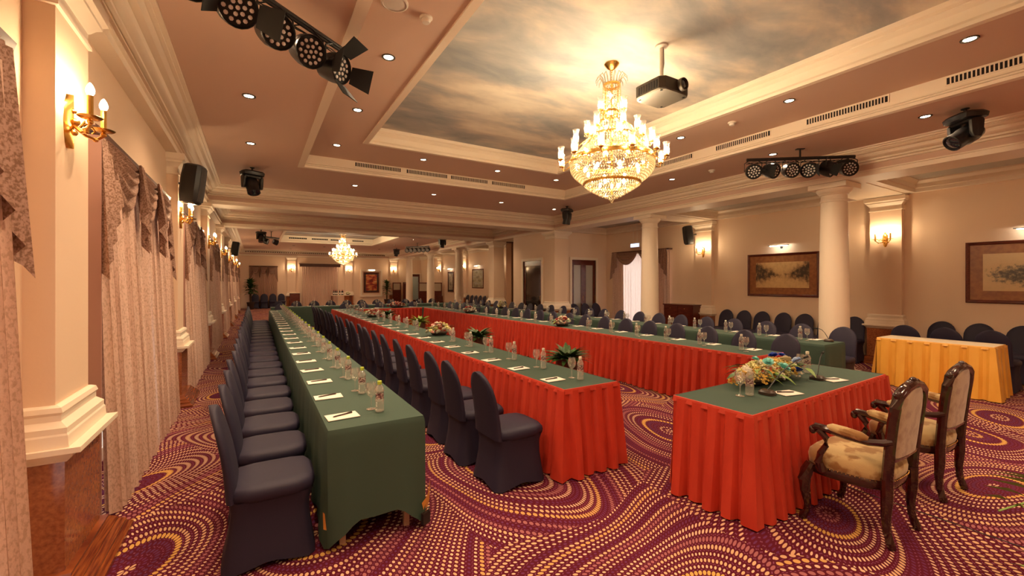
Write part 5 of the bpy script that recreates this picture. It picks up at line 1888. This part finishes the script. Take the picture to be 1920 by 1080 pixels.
for x, q, s in ((-0.12, PI + 0.1, 0.17), (-0.30, PI + 0.5, 0.15), (0.42, PI - 0.5, 0.16)):
    child('leaf', LEAF['leaf_light'], head, (x, -0.12, 0.09), (0.0, 0, q), s)

RW = [('fl_red', 'rose', 4, 0.042), ('fl_white', 'rose', 3, 0.038), ('fl_pink', 'rose', 2, 0.038), ('fl_white', 'floret', 2, 0.035)]
arrangement('round bunch of cream and pale yellow flowers on the first red arm', (2.70, 6.95, HZ), 0, 0.20, 0.17, 0.17, [('fl_white', 'rose', 4, 0.05), ('fl_pale', 'rose', 3, 0.045), ('fl_pink', 'rose', 1.5, 0.04)], 34, 12, 11)
arrangement('bunch of red and white flowers on the second red arm by the sheer curtain', (5.47, 7.10, HZ), 0.5, 0.27, 0.16, 0.15, RW, 44, 16, 12)
arrangement('bunch of red and white flowers on the second red arm near the cross arm', (5.47, 11.6, HZ), 0.5, 0.27, 0.16, 0.16, RW, 34, 14, 13)
arrangement('bunch of pink and white flowers on the first red arm near the cross arm', (2.66, 11.5, HZ), 0, 0.24, 0.16, 0.17, [('fl_pink', 'rose', 4, 0.045), ('fl_white', 'rose', 3, 0.04), ('fl_red', 'rose', 1, 0.04)], 30, 12, 14)
arrangement('bunch of red and pink flowers on the far red cross arm', (4.35, 15.34, HZ), 0, 0.34, 0.14, 0.16, [('fl_red', 'rose', 3, 0.05), ('fl_pink', 'rose', 3, 0.05), ('fl_white', 'rose', 1, 0.045)], 40, 12, 15)
arrangement('bunch of cream flowers on the column side table', (7.36, 13.0, HZ), 0, 0.17, 0.15, 0.22, [('fl_white', 'rose', 4, 0.05), ('fl_pale', 'rose', 1, 0.045)], 26, 10, 16)


def potted_plant(label, loc, pot_h, pot_r, n, size, seed, mesh_, group=None, pot='pot', spread=1.0, stem=0.0, cat='plant'):
    rnd = random.Random(seed)
    t = thing('potted_plant', label, cat, loc, rnd.uniform(0, 6), group)
    MB().lathe([(pot_r * 0.62, 0), (pot_r * 0.7, 0.02), (pot_r * 0.92, pot_h * 0.8), (pot_r, pot_h * 0.86), (pot_r, pot_h), (pot_r * 0.9, pot_h), (pot_r * 0.88, pot_h * 0.93), (0.0, pot_h * 0.93)], 18).build('pot', pot, t)
    z0 = pot_h * 0.93
    if stem:
        m = MB()
        for k in range(4):
            q = k * 1.6
            m.tube([(0.03 * math.cos(q), 0.03 * math.sin(q), z0), (0.05 * math.cos(q), 0.05 * math.sin(q), z0 + stem * 0.5), (0.04 * math.cos(q + 1), 0.04 * math.sin(q + 1), z0 + stem)], 0.018, 6)
        m.build('stem', 'stem', t)
    ga = 2.399
    for i in range(n):
        f = (i + 0.5) / n
        pitch = 1.15 - 1.05 * f * spread
        s = size * rnd.uniform(0.8, 1.15)
        q = i * ga + rnd.uniform(-0.2, 0.2)
        zz = z0 + stem * (1 - 0.75 * f * rnd.uniform(0.4, 1)) if stem else z0
        r_ = 0.02 + 0.03 * f
        child('leaf', mesh_, t, (r_ * math.cos(q), r_ * math.sin(q), zz), (pitch, rnd.uniform(-0.2, 0.2), q - PI / 2), s)
    return t


for y, sd, w in ((4.12, 1, 'beside the pleated end of the first red arm'), (6.55, 2, 'behind the cream flowers'), (9.6, 3, 'midway along the first red arm'), (12.4, 4, 'near the red cross arm')):
    potted_plant('green plant in a tall dark planter ' + w, (3.25, y, 0), 0.74, 0.14, 52, 0.25, sd, LEAF['leaf'] if sd != 3 else LEAF['leaf_light'], spread=0.85)
potted_plant('tall bushy plant in the corner by the end wall window', (-0.28, 30.9, 0), 0.45, 0.22, 130, 0.40, 7, LEAF['leaf'], None, 'pot', 1.0, 1.25)
potted_plant('tall bushy plant beside the red and gold picture niche', (8.15, 31.3, 0), 0.45, 0.20, 110, 0.34, 8, LEAF['leaf'], None, 'pot', 1.0, 1.2)
# palm at the edge of the carpet; only its leaf tips reach into the picture
palm = thing('potted_palm', 'bright green palm fronds reaching over the carpet by the armchairs', 'plant', (4.02, 0.16, 0))
MB().lathe([(0.13, 0), (0.15, 0.02), (0.19, 0.30), (0.20, 0.34), (0.18, 0.34), (0.17, 0.31), (0, 0.31)], 18).build('pot', 'pot_light', palm)
for q, pitch, s in ((math.radians(61), 0.58, 0.85), (math.radians(66), 0.22, 0.82), (math.radians(150), 0.6, 0.8), (math.radians(230), 0.5, 0.85), (math.radians(300), 0.6, 0.6), (math.radians(190), 0.95, 0.8)):
    child('frond', FROND_L, palm, (0, 0, 0.31), (pitch, 0, q), s)

# ================================================================== sideboards, screens and the distant end
def cabinet(label, w, d, h, loc, rz, doors=2, top='wood', drawers=0):
    t = thing('cabinet', label, 'cabinet', loc, rz)
    MB().box(-w / 2, w / 2, -d / 2 + 0.02, d / 2, 0.06, h - 0.03).box(-w / 2 + 0.03, w / 2 - 0.03, -d / 2 + 0.05, d / 2 - 0.02, 0, 0.06).build('body', 'wood', t, False)
    MB().box(-w / 2 - 0.02, w / 2 + 0.02, -d / 2 - 0.01, d / 2, h - 0.03, h).build('top', top, t, False)
    dz = 0.16 if drawers else 0.0
    for i in range(doors):
        x0, x1 = -w / 2 + 0.015 + i * (w - 0.03) / doors + 0.006, -w / 2 + 0.015 + (i + 1) * (w - 0.03) / doors - 0.006
        dr = MB().box(x0, x1, -d / 2, -d / 2 + 0.019, 0.075, h - 0.05 - dz).box(x0 + 0.05, x1 - 0.05, -d / 2 - 0.006, -d / 2, 0.13, h - 0.105 - dz).build('door', 'wood', t, False)
        MB().ball(((x1 - 0.03) if i == 0 else (x0 + 0.03), -d / 2 - 0.012, h * 0.55), 0.014).build('knob', 'gilt', dr)
        if drawers:
            dw = MB().box(x0, x1, -d / 2, -d / 2 + 0.019, h - 0.05 - dz + 0.012, h - 0.05).build('drawer', 'wood', t, False)
            MB().ball(((x0 + x1) / 2, -d / 2 - 0.012, h - 0.12), 0.014).build('knob', 'gilt', dw)
    return t


cabinet('red mahogany sideboard against the wall behind the round column', 1.0, 0.48, 1.02, (XR - 0.27, 8.22, 0), -PI / 2, 2, 'wood', 1)
cabinet('small red cabinet with a pale top against the end wall', 0.6, 0.4, 0.98, (2.2, 31.7, 0), 0, 1, 'cream_cloth')


def screen(label, w, h, loc, rz, glass_from):
    t = thing('wooden_screen', label, 'screen', loc, rz)
    m = MB()
    m.box(-w / 2, -w / 2 + 0.06, -0.03, 0.03, 0, h).box(w / 2 - 0.06, w / 2, -0.03, 0.03, 0, h).box(-w / 2 + 0.06, w / 2 - 0.06, -0.03, 0.03, h - 0.06, h)
    m.build('frame', 'wood', t, False)
    MB().box(-w / 2 + 0.06, w / 2 - 0.06, -0.018, 0.018, 0.03, glass_from).build('panel', 'wood', t, False)
    if glass_from < h - 0.07:
        MB().box(-w / 2 + 0.06, w / 2 - 0.06, -0.008, 0.008, glass_from, h - 0.06).build('pane', 'dim_glass', t, False)
    return t


screen('small wooden screen with a frosted top beside the niche plant', 0.62, 1.66, (8.93, 31.5, 0), 0, 1.12)
screen('solid red wooden screen between the pale screens', 0.62, 1.68, (9.62, 31.2, 0), 0, 1.6)
screen('wide wooden screen with a frosted top behind the distant columns', 1.62, 1.66, (9.95, 27.2, 0), 0, 1.1)
door('door_3', 'mahogany framed door with painted bluish light at the end of the aisle', 0.86, 2.3, (10.5, YF - 0.07, 0), 0, 1, ['door_light_paint'])

# buffet with bottles
bt = thing('buffet_table', 'small white topped buffet with wine bottles against the end wall', 'table', (5.0, 31.0, 0))
MB().box(-0.65, 0.65, -0.3, 0.3, 0.78, 0.82).build('table_top', 'cream_cloth', bt, False)
for sx in (-1, 1):
    for sy in (-1, 1):
        MB().box(sx * 0.6 - 0.025, sx * 0.6 + 0.025, sy * 0.25 - 0.025, sy * 0.25 + 0.025, 0, 0.78).build('leg', 'wood', bt, False)


def wine_bottle():
    t = thing('wine_bottle', 'dark wine bottle standing on the white topped buffet', 'bottle', group='bottles on the buffet')
    MB().lathe([(0.036, 0), (0.038, 0.01), (0.038, 0.19), (0.03, 0.215), (0.015, 0.24), (0.014, 0.29)], 12).build('body', 'lens_dark', t)
    MB().lathe([(0.0155, 0.25), (0.0155, 0.295), (0.0, 0.296)], 10).build('foil', 'fl_red', t)
    MB().lathe([(0.0386, 0.06), (0.0386, 0.13)], 12, cap0=False, cap1=False).build('label_band', 'paper', t)
    return t


wbk = Kit(wine_bottle())
for k, (x, y) in enumerate(((-0.5, 0.0), (-0.38, 0.08), (-0.3, -0.05), (-0.1, 0.05), (0.02, -0.04), (0.1, 0.08))):
    wbk.put((5.0 + x, 31.0 + y, 0.8205), 0, 'dark wine bottle on the white buffet, %s from the window wall' % nth(k), scale=1.15)
arrangement('basket of cream flowers on the white topped buffet', (5.42, 31.0, 0.8205), 0, 0.16, 0.14, 0.16, [('fl_white', 'rose', 3, 0.06), ('fl_pale', 'rose', 2, 0.05)], 18, 8, 33)
